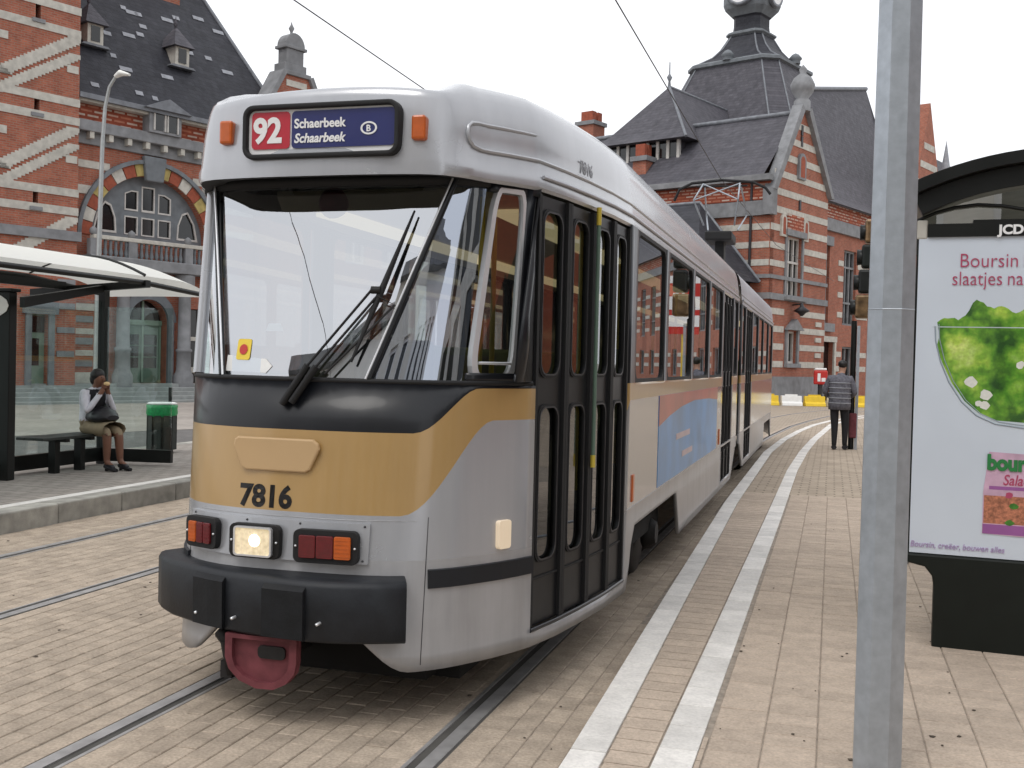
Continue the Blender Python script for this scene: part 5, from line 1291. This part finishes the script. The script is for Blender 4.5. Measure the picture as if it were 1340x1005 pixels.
# the salad is a flat print: one printed area whose material draws the leaves, with cheese pieces on it
def saladmat():
    m = bpy.data.materials.new('salad_print'); m.use_nodes = True; n = m.node_tree.nodes; L = m.node_tree.links
    p = n['Principled BSDF']; p.inputs['Roughness'].default_value = .4; p.inputs['Coat Weight'].default_value = .4
    geo = n.new('ShaderNodeNewGeometry'); wn = n.new('ShaderNodeTexNoise'); wn.inputs['Scale'].default_value = 9; wn.inputs['Detail'].default_value = 3
    L.new(geo.outputs['Position'], wn.inputs['Vector'])
    mx_ = n.new('ShaderNodeMix'); mx_.data_type = 'VECTOR'; mx_.inputs['Factor'].default_value = .22
    L.new(geo.outputs['Position'], mx_.inputs[4]); L.new(wn.outputs['Color'], mx_.inputs[5])
    v = n.new('ShaderNodeTexVoronoi'); v.feature = 'SMOOTH_F1'; v.inputs['Scale'].default_value = 7.5; v.inputs['Smoothness'].default_value = .3; L.new(mx_.outputs[1], v.inputs['Vector'])
    r1 = n.new('ShaderNodeValToRGB'); e = r1.color_ramp.elements; e[0].position = .05; e[0].color = (.62, .72, .30, 1); e[1].position = .85; e[1].color = (.02, .09, .01, 1)
    x = e.new(.34); x.color = (.38, .56, .09, 1); x = e.new(.6); x.color = (.14, .34, .03, 1); L.new(v.outputs['Distance'], r1.inputs[0])
    n2 = n.new('ShaderNodeTexNoise'); n2.inputs['Scale'].default_value = 5; L.new(geo.outputs['Position'], n2.inputs['Vector'])
    r2 = n.new('ShaderNodeValToRGB'); e = r2.color_ramp.elements; e[0].position = .35; e[0].color = (.55, .75, .45, 1); e[1].position = .65; e[1].color = (1.25, 1.15, .9, 1); L.new(n2.outputs['Fac'], r2.inputs[0])
    n3 = n.new('ShaderNodeTexNoise'); n3.inputs['Scale'].default_value = 55; n3.inputs['Detail'].default_value = 4; L.new(geo.outputs['Position'], n3.inputs['Vector'])
    mr = n.new('ShaderNodeMapRange'); mr.inputs['To Min'].default_value = .55; mr.inputs['To Max'].default_value = 1.45; L.new(n3.outputs['Fac'], mr.inputs['Value'])
    q1 = n.new('ShaderNodeVectorMath'); q1.operation = 'MULTIPLY'; L.new(r1.outputs[0], q1.inputs[0]); L.new(r2.outputs[0], q1.inputs[1])
    q2 = n.new('ShaderNodeVectorMath'); q2.operation = 'SCALE'; L.new(q1.outputs[0], q2.inputs[0]); L.new(mr.outputs[0], q2.inputs['Scale']); L.new(q2.outputs[0], p.inputs['Base Color'])
    MT['salad_print'] = m
saladmat()
top = []
for k in range(60):
    a = 1.235-1.11*k/59; top.append((a, 2.03+.085*math.sin((a-.1)*2.7)+.035*math.sin(a*19+1)+.022*math.sin(a*43)+rr.uniform(-.008, .008)))
low = [(.14, 1.93), (.125, 1.86), (.165, 1.76), (.215, 1.655), (.285, 1.555), (.36, 1.49), (.46, 1.45), (.66, 1.44), (.86, 1.45), (1.0, 1.50), (1.08, 1.57), (1.15, 1.67), (1.2, 1.8), (1.235, 1.93)]
mb = MB(); FP.prism(mb, top+low, .0087, .0092); mb.build('printed_salad', 'salad_print', po)
d = .0
for k in range(15):
    a, z = rr.uniform(.24, 1.1), rr.uniform(1.53, 1.94); r_ = rr.uniform(.018, .034); d += .00003
    mb = MB(); FP.prism(mb, [(a+r_*rr.uniform(.8, 1.2)*math.cos(R_(q_)), z+r_*rr.uniform(.75, 1.1)*math.sin(R_(q_))) for q_ in range(0, 360, 36)], .0092, .0094+d); mb.build('printed_cheese', 'cheese', po)
for pts_, w__ in ((bl, .004), ([(a+.02, z+.012) for a, z in bl], .0025)):
    mb = MB(); mb.tube([FP.p(a, z, .0095) for a, z in pts_], w__, 4); mb.build('printed_bowl_edge', 'bowl_line', po)
mb = MB(); FP.box(mb, .10, 1.26, 1.978, 1.983, .0095, .0098); mb.build('printed_rim', 'bowl', po)
mb = MB(); FP.prism(mb, [(.40, .80), (.40, 1.04), (.425, 1.27), (1.0, 1.25), (1.0, .78)], .0088, .012); pk = mb.build('printed_pack', 'pack_pink', po)
mb = MB(); FP.box(mb, .405, 1.0, .86, 1.02, .0121, .0125); mb.build('printed_food', 'pack_food', po)
mb = MB(); FP.box(mb, .402, 1.0, .80, .855, .0121, .0125); FP.box(mb, .43, 1.0, 1.055, 1.075, .0121, .0125); mb.build('printed_stripe', 'pack_purple', po)
rk = random.Random(4)
for k in range(26):
    a, z = rk.uniform(.42, .98), rk.uniform(.87, 1.03); d += .00003
    mb = MB(); FP.prism(mb, [(a+.022*math.cos(R_(q_))*rk.uniform(.7, 1.3), z+.018*math.sin(R_(q_))) for q_ in range(0, 360, 45)], .0125, .0127+d*.2)
    mb.build('printed_morsel', rk.choice(('cheese', 'leaf_b', 'pack_food', 'text_red')), po)
text('poster_text', 'Salade', .085, FP.p(.50, 1.085, .0125), FP.a, (0, 0, 1), 'text_red', po, bold=.001, shear=.2, sx=.8)
# arched roof and glazed lunette
cxa, rA = .75, 1.87
def arc(r, zc, a0, a1, n=24): return [(cxa+r*math.cos(R_(a0+(a1-a0)*k/n)), zc+r*math.sin(R_(a0+(a1-a0)*k/n))) for k in range(n+1)]
for (r0, r1, d0, d1, m, nm) in ((1.80, 1.87, -3.2, .12, 'shelter_black', 'roof'), (1.68, 1.795, -.06, .06, 'shelter_black', 'roof_arch')):
    mb = MB(); FP.prism(mb, arc(r1, 1.11, 115.5, 50)+arc(r0, 1.11, 50, 115.5), d0, d1); mb.build(nm, m, t, bevel=.01)
mb = MB(); mb.tube([FP.p(a, z, .09) for a, z in arc(1.83, 1.11, 115.5, 50)], .03, 8); mb.build('roof_trim', 'dark_green', t)
mb = MB(); mb.add([FP.p(a, z, -.03) for a, z in arc(1.68, 1.11, 116, 50)+[(cxa+1.0, 2.5), (0.0, 2.5)]], [tuple(range(27))]); mb.build('lunette_glass', 'pane_arch', t)
mb = MB(); mb.tube([FP.p(a, z, -.01) for a, z in [(-0.0, 2.60), (.1, 2.645), (.2, 2.672), (.32, 2.685), (.45, 2.675), (.6, 2.645), (.8, 2.58)]], .011, 6); mb.build('lunette_bar', 'shelter_black', t)
for a in (.02, 2.1):
    for d_ in (-.1, -3.0):
        if a < 1 and d_ > -1: continue
        mb = MB(); FP.box(mb, a, a+.08, .12, 2.62, d_-.08, d_); mb.build('post', 'shelter_black', t)
mb = MB(); FP.box(mb, 2.1, 2.12, .35, 2.4, -2.98, -.2); mb.build('rear_pane', 'pane', t)
mb = MB(); FP.box(mb, -.06, .0, .1, .95, -2.9, -2.8); mb.build('low_post', 'galvanised', t)
# slim brown post edge behind the pole (shelter side rail)
t = thing('kerb_rail', 'low thin metal rail at platform level behind the galvanised pole', 'rail', (2.75, 7.6, .12))
mb = MB(); mb.tube([(2.70, 7.35, .12), (2.70, 7.4, .34), (2.70, 10.5, .34), (2.70, 10.55, .12)], .012, 6); mb.build('bar', 'galvanised', t)
# ------------------------------------------------------------------ signal post and stop sign
t = thing('signal_post', 'black signal post with brown lamp head, beside the standing man', 'signal', (2.74, 22.75, .12))
mb = MB(); mb.tube([(2.74, 22.75, .12), (2.74, 22.75, 2.7)], .055, 8); mb.build('post', 'shelter_black', t)
mb = MB(); mb.box((2.8, 22.7, .12), (2.86, 22.78, 2.6)); mb.build('conduit', 'galvanised', t)
mb = MB(); mb.box((2.70, 22.66, .35), (2.84, 22.80, .85)); mb.build('control_box', 'coupler_red', t, bevel=.02)
for k, z in enumerate((2.75, 3.25, 3.75, 4.25)):
    mb = MB(); mb.box((2.74+.05*k, 22.6, z), (3.1, 22.95, z+.47)); hd = mb.build('lamp_head', ('bronze', 'shelter_black', 'dark_green', 'bronze')[k], t, bevel=.05)
    mb = MB(); mb.lathe([(.15, 0), (.16, -.1), (.13, -.1), (.12, 0)], (2.75+.05*k, 22.77, z+.22), 12, ax=(1, 0, 0)); mb.build('hood', 'shelter_black', hd)
t = thing('stop_sign', 'red and white route sign on a yellow post, mirrored in the tram windows', 'sign', (3.66, 28.9, .12))
mb = MB(); mb.tube([(3.66, 28.9, .12), (3.66, 28.9, 2.9)], .07, 8); mb.build('post', 'yellow', t)
FSn = Fac((3.66, 28.8, 0), (1, 0, 0), (0, -1, 0))
for z0, z1, m in ((3.9, 4.1, 'sign_white'), (3.55, 3.9, 'traffic_red'), (3.2, 3.55, 'sign_white'), (3.05, 3.2, 'traffic_red'), (2.75, 3.05, 'sign_white'), (2.55, 2.75, 'traffic_red')):
    mb = MB(); FSn.box(mb, -.4, .4, z0, z1, -.05, .0); mb.build('sign_plate', m, t)
text('route_number', '92', .36, FSn.p(-.05, 3.6, .003), FSn.a, (0, 0, 1), 'sign_white', t, bold=.01)
# ------------------------------------------------------------------ far street furniture
t = thing('post_box', 'small red post box on a dark stand before the brick wing', 'post box', (1.25, 52.2, 0))
c_ = FG.p(3.05, 0, 1.3); cx, cy = c_.x, c_.y
t.location = (cx, cy, 0); ORG[t] = (cx, cy, 0)
mb = MB(); mb.tube([(cx, cy, 0), (cx, cy, .95)], .12, 8); mb.build('stand', 'wheel', t)
mb = MB(); mb.box((cx-.33, cy-.25, .95), (cx+.33, cy+.3, 1.65)); bx = mb.build('box', 'traffic_red', t, bevel=.06)
mb = MB(); mb.box((cx-.14, cy-.262, 1.1), (cx+.0, cy-.25, 1.5)); mb.box((cx+.05, cy-.262, 1.1), (cx+.24, cy-.25, 1.28)); mb.build('emblem', 'sign_white', bx)
mb = MB(); mb.box((cx-.28, cy-.22, 1.65), (cx+.28, cy+.25, 1.76)); mb.build('lid', 'sign_white', bx, bevel=.04)
for k in range(8):
    col = ('yellow', 'white')[k % 2]
    p0 = Vector((-.9+k*1.02, 50.6+k*.34, 0)); ax_ = Vector((.95, .32, 0))*.94
    lab = '%s plastic street barrier, %s in the row before the station' % (col, ('first', 'second', 'third', 'fourth', 'fifth', 'sixth', 'seventh', 'eighth')[k])
    t = thing('street_barrier', lab, 'barrier', p0, 'plastic barriers before the station'); nn = Vector((ax_.y, -ax_.x, 0)).normalized()
    mb = MB(); prof = [(-.28, 0), (.28, 0), (.25, .12), (.14, .2), (.1, .46), (-.1, .46), (-.14, .2), (-.25, .12)]
    mb.prism([p0+nn*a+Vector((0, 0, z)) for a, z in prof], ax_); mb.build('body', 'barrier_'+col, t, bevel=.02)
    mb = MB(); mb.obox(p0+ax_*.2-nn*.05+Vector((0, 0, .46)), ax_*.6, nn*.1, (0, 0, .07)); mb.build('lug', 'barrier_'+col, t)
t = thing('wall_lantern', 'small dark wall lantern on the banded brick gable', 'lamp', FG.p(2.4, 4.3, .3))
mb = MB(); mb.lathe([(.06, 4.3), (.2, 4.45), (.42, 4.55), (.12, 4.75), (.04, 4.95), (0, 5.0)], FG.p(2.4, 0, .5), 10); mb.build('shade', 'wire', t)
mb = MB(); mb.tube([FG.p(2.4, 4.85, .02), FG.p(2.4, 4.9, .5)], .04, 6); mb.build('bracket', 'wire', t)
# ------------------------------------------------------------------ street lamp on the left
t = thing('street_lamp', 'tall thin grey street lamp in front of the arched window', 'street lamp', (-17.66, 26.0, 0))
LB = Vector((-17.66, 26.0, 0))
mb = MB(); mb.tube([LB, LB+Vector((.03, 0, 4)), LB+Vector((.1, 0, 7.6)), LB+Vector((.17, 0, 8.6)), LB+Vector((.3, 0, 9.15)), LB+Vector((.5, 0, 9.42)), LB+Vector((.6, 0, 9.47))], [.09, .075, .06, .05, .045, .04, .04], 8); mb.build('column', 'street_lamp', t)
mb = MB(); mb.tube([LB+Vector((.5, 0, 9.43)), LB+Vector((.68, 0, 9.52)), LB+Vector((.95, 0, 9.46))], [.08, .14, .06], 10, flat=.6); mb.build('lamp_head', 'shelter_white', t)
# ------------------------------------------------------------------ left shelter
t = thing('tram_shelter', 'white curved roof tram shelter with black posts on the left platform', 'shelter', (-6.9, 11, .2))
rows = []
for k in range(11):
    f = k/10; X = -7.75+1.75*f; Z = 2.62+.33*math.sin(math.pi*(.12+.80*f))-.02
    rows.append((X, Z))
def roofpiece(y0, y1, name, n=6, droop=0.):
    mb = MB(); R1 = []
    for j in range(n+1):
        y = y0+(y1-y0)*j/n; e = droop*max(0, (j/n-.35)/.65)**2.2
        R1.append([(X, y, 2.5+(Z-2.5)*(1-e*.95)) for X, Z in rows])
    mb.grid(R1); return mb.build(name, 'canopy', t)
roofpiece(5.0, 11.75, 'roof_panel'); roofpiece(11.79, 13.35, 'roof_panel', 10, 1.)
mb = MB(); mb.tube([(X, 11.77, Z+.01) for X, Z in rows], .022, 6); mb.build('roof_joint', 'shelter_black', t)
mb = MB(); mb.tube([(-6.0, 5, 2.60), (-6.0, 11.7, 2.60), (-6.0, 13.3, 2.52)], .035, 6); mb.tube([(-7.75, 5, 2.68), (-7.75, 11.7, 2.68), (-7.7, 13.3, 2.53)], .035, 6)
mb.obox((-7.7, 11.72, 2.42), (1.75, 0, .12), (0, .1, 0), (0, 0, .09)); mb.obox((-7.2, 11.7, 2.5), (.0, -4.0, -.0), (.08, 0, 0), (0, 0, .1)); mb.build('roof_frame', 'shelter_black', t)
mb = MB(); mb.prism([(-6.62, 10.3, 2.32), (-6.62, 10.3, 2.2), (-6.62, 11.7, 2.47), (-6.62, 11.7, 2.56)], (.07, 0, 0)); mb.build('brace', 'shelter_black', t)
mb = MB(); mb.box((-7.18, 12.42, .2), (-7.08, 12.52, 2.62)); mb.build('post', 'shelter_black', t)
mb = MB(); mb.box((-7.2, 6.3, .2), (-7.1, 6.4, 2.62)); mb.build('post', 'shelter_black', t)
mb = MB(); mb.box((-6.92, 10.28, .2), (-6.74, 10.40, 2.38)); mb.box((-6.98, 10.26, 2.38), (-6.70, 10.42, 2.42)); pc = mb.build('information_column', 'shelter_black', t, bevel=.01)
mb = MB(); mb.prism([(-6.96+.21*math.cos(R_(a)), 10.275, 2.22+.13*math.sin(R_(a))) for a in range(0, 360, 30)], (0, -.01, 0)); mb.build('dial', 'paper', pc)
mb = MB(); mb.box((-7.17, 6.4, .24), (-7.1, 12.42, .42)); mb.obox((-7.12, 12.42, .24), (.98, .18, 0), (-.01, .07, 0), (0, 0, .17)); mb.build('base_rail', 'shelter_black', t)
mb = MB(); mb.box((-7.14, 6.4, .42), (-7.128, 12.42, 2.4)); mb.build('rear_glass', 'pane', t)
mb = MB(); mb.obox((-7.1, 12.46, .42), (.94, .17, 0), (-.003, .012, 0), (0, 0, 1.9)); mb.build('end_glass', 'pane', t)
for y in (8.5, 10.5):
    mb = MB(); mb.box((-7.15, y, .2), (-7.1, y+.04, .3)); mb.build('foot', 'galvanised', t)
t = thing('shelter_bench', 'dark grey slatted bench under the left shelter, the woman on it', 'bench', (-6.85, 11.4, .2))
for k in range(3):
    mb = MB(); mb.box((-7.04+k*.135, 10.75, .63), (-7.04+k*.135+.125, 12.1, .665)); mb.build('slat', 'bin_dark', t, bevel=.006)
for y in (11.15, 11.62):
    mb = MB(); mb.box((-6.90, y, .2), (-6.80, y+.09, .63)); mb.build('leg', 'shelter_black', t)
    mb = MB(); mb.box((-7.03, y+.01, .59), (-6.65, y+.08, .628)); mb.build('bracket', 'shelter_black', t)
# ------------------------------------------------------------------ litter bin
bxp = Vector((-7.45, 14.3, .2))
t = thing('litter_bin', 'dark round litter bin with green bag and white rim', 'bin', bxp)
mb = MB(); mb.lathe([(.17, .04), (.2, .06), (.205, .55), (.2, .6)], bxp, 20); bn = mb.build('body', 'bin_dark', t)
for k in range(10):
    a = 2*math.pi*k/10; mb = MB(); dirv = Vector((math.cos(a), math.sin(a), 0)); sdv = Vector((-dirv.y, dirv.x, 0)); mb.obox(bxp+dirv*.2-sdv*.05+Vector((0, 0, .05)), sdv*.1, dirv*.02, (0, 0, .52)); mb.build('slat', 'bin_dark', bn)
mb = MB(); prof = [(.215, .55), (.235, .6), (.228, .68), (.235, .72), (.2, .735)]; mb.lathe(prof, bxp, 20); mb.build('bag', 'bag_green', t)
mb = MB(); mb.lathe([(.215, .735), (.225, .75), (.19, .765), (.12, .76)], bxp, 20); mb.build('rim', 'paper', t)
mb = MB(); mb.tube([bxp+Vector((.1, .1, 0)), bxp+Vector((.1, .1, .1))], .03, 6); mb.build('foot', 'shelter_black', t)
t = thing('thin_post', 'thin dark post standing behind the litter bin', 'post', (-8.15, 17.6, 0))
mb = MB(); mb.tube([(-8.12, 15.5, .0), (-8.12, 15.5, 1.15)], .03, 6); mb.build('shaft', 'shelter_black', t)

# ------------------------------------------------------------------ people
def skin_person(root, name, J, E, rule, mats, sub=2):
    """J: joint -> (pos, radius); E: bones; one continuous skinned surface, coloured by rule(face centre, normal)"""
    me = bpy.data.meshes.new('b'); keys = list(J); idx = {k: i for i, k in enumerate(keys)}
    me.from_pydata([J[k][0] for k in keys], [(idx[a], idx[b]) for a, b in E], [])
    o = bpy.data.objects.new('b', me); COL.objects.link(o)
    o.modifiers.new('s', 'SKIN'); sm = o.modifiers.new('u', 'SUBSURF'); sm.levels = sub; sm.render_levels = sub
    for i, k in enumerate(keys):
        r = J[k][1]; r = r if isinstance(r, tuple) else (r, r); me.skin_vertices[0].data[i].radius = r; me.skin_vertices[0].data[i].use_root = (i == 0)
    dg = bpy.context.evaluated_depsgraph_get(); m2 = bpy.data.meshes.new_from_object(o.evaluated_get(dg)); bpy.data.objects.remove(o)
    m2.materials.clear()
    for m in mats: m2.materials.append(MT[m])
    org = Vector(ORG[root])
    for p in m2.polygons: p.material_index = rule(p.center); p.use_smooth = True
    for v in m2.vertices: v.co = v.co-org
    b = bpy.data.objects.new(name, m2); COL.objects.link(b); b.parent = root; ORG[b] = tuple(org); return b
def ell(mb, c, r, n=12, m=0, k=8):
    rows = []
    for i in range(k+1):
        a = math.pi*i/k-math.pi/2; rows.append([(c[0]+r[0]*math.cos(a)*math.cos(2*math.pi*j/n), c[1]+r[1]*math.cos(a)*math.sin(2*math.pi*j/n), c[2]+r[2]*math.sin(a)) for j in range(n)])
    mb.grid(rows, closed=True); return mb
# woman sitting on the bench, eating, bag on her lap
B = Vector((-6.86, 11.86, .67)); fwd = Vector((.97, -.22, 0)).normalized(); lft = Vector((-fwd.y, fwd.x, 0))
def W(f, l, z): return tuple(B+fwd*f+lft*l+Vector((0, 0, z)))
t = thing('person', 'seated woman in white blouse, dark vest and tan skirt, eating, dark bag on her lap', 'person', (-6.86, 11.86, .2))
J = {'pel': (W(0, 0, .09), (.165, .14)), 'wa': (W(.02, 0, .28), (.13, .12)), 'ch': (W(.08, 0, .44), (.15, .125)), 'nb': (W(.11, 0, .555), (.075, .075)), 'nk': (W(.145, 0, .61), .05), 'hd': (W(.18, 0, .675), (.075, .085)), 'top': (W(.17, 0, .765), (.07, .078)),
     'hl': (W(.06, .1, .06), .1), 'kl': (W(.44, .09, .03), .068), 'al': (W(.47, .10, -.36), .04), 'tl': (W(.60, .12, -.435), .032),
     'hr': (W(.06, -.1, .06), .1), 'kr': (W(.42, -.07, .03), .068), 'ar': (W(.42, -.07, -.36), .04), 'tr': (W(.56, -.07, -.435), .032)}
for s_, l in (('l', .17), ('r', -.17)):
    J['s'+s_] = (W(.1, l*.98, .52), .062); J['e'+s_] = (W(.20, l*1.25, .27), .048); J['w'+s_] = (W(.28, l*.25, .54), .032); J['h'+s_] = (W(.285, l*.12, .60), .034)
E = [('pel', 'wa'), ('wa', 'ch'), ('ch', 'nb'), ('nb', 'nk'), ('nk', 'hd'), ('hd', 'top')]
for s_ in 'lr': E += [('pel', 'h'+s_+'_') if False else ('pel', 'h'+s_+'x')] if False else []
J2 = {}
for k, v in J.items(): J2[k] = v
# thighs are named apart from hands
for s_, l in (('l', .1), ('r', -.1)):
    J2['th'+s_] = J['h'+s_] if False else (W(.08, l, .07), .1)
    E += [('pel', 'th'+s_), ('th'+s_, 'k'+s_), ('k'+s_, 'a'+s_), ('a'+s_, 't'+s_), ('ch', 's'+s_), ('s'+s_, 'e'+s_), ('e'+s_, 'w'+s_), ('w'+s_, 'h'+s_)]
J2['hl'] = (W(.285, .02, .60), .036); J2['hr'] = (W(.285, -.02, .585), .036)
def rule(c):
    d = c-B; f, l, z = d.dot(fwd), d.dot(lft), d.z
    if z > .585 and f > .05 and abs(l) < .14: return 0
    if f > .265 and z > .5: return 0
    if z < -.385: return 4
    if f > .33 and z < .0: return 0
    if z < .16 and f < .56 and z > -.09: return 3
    if z < -.0: return 0
    if abs(l) < .125 and f < .23 and z > .2 and z < .56: return 2
    return 1
wb = skin_person(t, 'body', J2, E, rule, ['skin_brown', 'shirt_white', 'vest_black', 'skirt_tan', 'leather_black'])
mb = MB(); ell(mb, W(.14, 0, .745), (.092, .095, .085), 14); ell(mb, W(.09, 0, .69), (.06, .075, .085), 12); mb.build('hair', 'hair_black', wb)
mb = MB()
for l in (.032, -.032): ell(mb, W(.258, l, .715), (.01, .01, .006), 6, k=4)
mb.build('eyes', 'hair_black', wb)
mb = MB(); ell(mb, W(.266, 0, .685), (.016, .014, .022), 8); mb.build('nose', 'skin_brown', wb)
mb = MB(); mb.prism([W(.0, -.17, .1), W(.47, -.17, .1), W(.47, .17, .1), W(.0, .17, .1)], (0, 0, .05)); 
mb = MB(); rows = []
for k in range(9):
    f = k/8; cx_ = .03+.44*f; rr_ = .13+.02*math.sin(f*3); rows.append([W(cx_, .17*math.cos(a*math.pi/6)*1.08, .06+rr_*.72*math.sin(a*math.pi/6)) for a in range(12)])
mb.grid(rows, closed=True); mb.build('skirt', 'skirt_tan', wb)
for hd_, l0 in (('hand', .035), ('hand', -.035)):
    mb = MB()
    for k in range(4):
        b_ = Vector(W(.285, l0+(.012 if l0 > 0 else -.012), .575+k*.018)); mb.tube([b_, Vector(W(.325, l0*.9, .585+k*.018)), Vector(W(.335, l0*.25, .59+k*.018))], [.011, .010, .008], 6)
    mb.tube([W(.28, l0, .63), W(.285, l0*.5, .655)], [.012, .009], 6); mb.build('fingers', 'skin_brown', wb)
for l0 in (.12, -.07):
    ff = .61 if l0 > 0 else .57
    mb = MB(); mb.tube([W(ff-.16, l0, -.405), W(ff-.08, l0, -.43), W(ff+.03, l0, -.455)], [.045, .045, .03], 8, flat=.8); mb.box(tuple(Vector(W(ff-.15, l0, -.47))-Vector((.015, .015, 0))), tuple(Vector(W(ff-.15, l0, -.4))+Vector((.015, .015, 0)))); mb.build('shoe', 'leather_black', wb)
mb = MB()
mb.grid([[W(.085, .045*u, .57), W(.15, .05*u, .53), W(.20, .025*u, .47)] for u in (-1, 0, 1)]); mb.build('collar', 'shirt_white', wb, solid=.012)
t2 = thing('handbag', 'black shoulder bag resting on the seated woman lap', 'bag', W(.25, 0, .14))
mb = MB(); rows = []
for f, h_, w_ in ((-.16, .02, .1), (-.14, .09, .15), (0, .12, .17), (.12, .1, .16), (.2, .03, .1)):
    rows.append([W(.24+f, w_*math.cos(a*math.pi/8), .20+h_*math.sin(a*math.pi/8)*(1.2 if a < 8 else .7)) for a in range(16)])
mb.grid(rows, closed=True); mb.add(rows[0], [tuple(range(16))]); mb.add(rows[-1], [tuple(range(16))]); bgx = mb.build('bag_body', 'leather_black', t2)
mb = MB(); mb.tube([W(.12, -.1, .26), W(.06, -.14, .38), W(.0, -.12, .53), W(.02, -.06, .56)], .012, 6); mb.build('strap', 'leather_black', t2)
t3 = thing('sandwich', 'pale bread roll held to the seated woman mouth', 'food', W(.30, 0, .63))
mb = MB(); ell(mb, W(.315, 0, .635), (.035, .05, .028), 10); mb.build('roll', 'bread', t3)
# man standing by the signal post, seen from behind
MP = Vector((2.50, 22.45, .12))
def X(x, y, z): return tuple(MP+Vector((x, y, z)))
t = thing('person', 'man seen from behind in grey striped jacket and black trousers by the signal post', 'person', MP)
J = {'pel': (X(0, 0, .93), (.165, .12)), 'wa': (X(0, 0, 1.1), (.165, .125)), 'ch': (X(.0, .01, 1.32), (.19, .13)), 'nb': (X(.01, .02, 1.47), (.1, .085)), 'nk': (X(.03, .04, 1.54), .055), 'hd': (X(.04, .06, 1.63), (.078, .09)), 'top': (X(.04, .06, 1.71), (.07, .08))}
E = [('pel', 'wa'), ('wa', 'ch'), ('ch', 'nb'), ('nb', 'nk'), ('nk', 'hd'), ('hd', 'top')]
for s_, l in (('l', -1), ('r', 1)):
    J['t'+s_] = (X(l*.095, 0, .85), .1); J['k'+s_] = (X(l*.10+.02, -.01 if l < 0 else .05, .48), .075); J['a'+s_] = (X(l*.10+.02, -.03 if l < 0 else .06, .09), .05); J['f'+s_] = (X(l*.12+.03, .13 if l < 0 else .2, .04), .042)
    J['s'+s_] = (X(l*.2, .01, 1.42), .075); J['e'+s_] = (X(l*.29, .02, 1.14), .06)
    J['w'+s_] = (X(l*.2, .22, 1.05), .042); J['h'+s_] = (X(l*.17, .29, 1.06), .04)
    E += [('pel', 't'+s_), ('t'+s_, 'k'+s_), ('k'+s_, 'a'+s_), ('a'+s_, 'f'+s_), ('ch', 's'+s_), ('s'+s_, 'e'+s_), ('e'+s_, 'w'+s_), ('w'+s_, 'h'+s_)]
def rule2(c):
    z = c.z-MP.z
    if z > 1.53: return 2
    if c.y-MP.y > .25 and z > .9: return 2
    if z < .10: return 3
    if z < .84: return 1
    return 0
mbod = skin_person(t, 'body', J, E, rule2, ['jacket_grey', 'trousers', 'skin_light', 'leather_black'])
mb = MB(); ell(mb, X(.04, .04, 1.705), (.09, .1, .085), 14); mb.build('hair', 'hair_black', mbod)
mb = MB(); rows = []
for k in range(7):
    z = .80+.68*k/6; r_ = (.2, .205, .2, .2, .205, .2, .13)[k]; rows.append([X(r_*math.cos(a*math.pi/8)+.0, .145*math.sin(a*math.pi/8)*(1 if k < 6 else .8), z) for a in range(16)])
mb.grid(rows, closed=True); mb.build('jacket', 'jacket_grey', mbod, solid=.02)
for z in (.93, 1.03, 1.13, 1.23, 1.33):
    mb = MB(); mb.tube([X(.213*math.cos(a*math.pi/8), .156*math.sin(a*math.pi/8), z) for a in range(17)], .011, 5); mb.build('jacket_stripe', 'slate_pale', mbod)
mb = MB()
for l in (-1, 1):
    for k in range(4): mb.tube([X(l*.17+(k-1.5)*.012, .29, 1.06), X(l*.15+(k-1.5)*.012, .35, 1.07), X(l*.14+(k-1.5)*.012, .37, 1.1)], .009, 5)
    mb.tube([X(l*.15, .28, 1.09), X(l*.12, .31, 1.12)], .01, 5)
mb.build('fingers', 'skin_light', mbod)
for l in (-1, 1):
    y0 = -.06 if l < 0 else .03; mb = MB(); mb.tube([X(l*.1+.02, y0, .05), X(l*.11+.03, y0+.1, .05), X(l*.12+.035, y0+.24, .03)], [.055, .055, .035], 8, flat=.8); mb.build('shoe', 'leather_black', mbod)
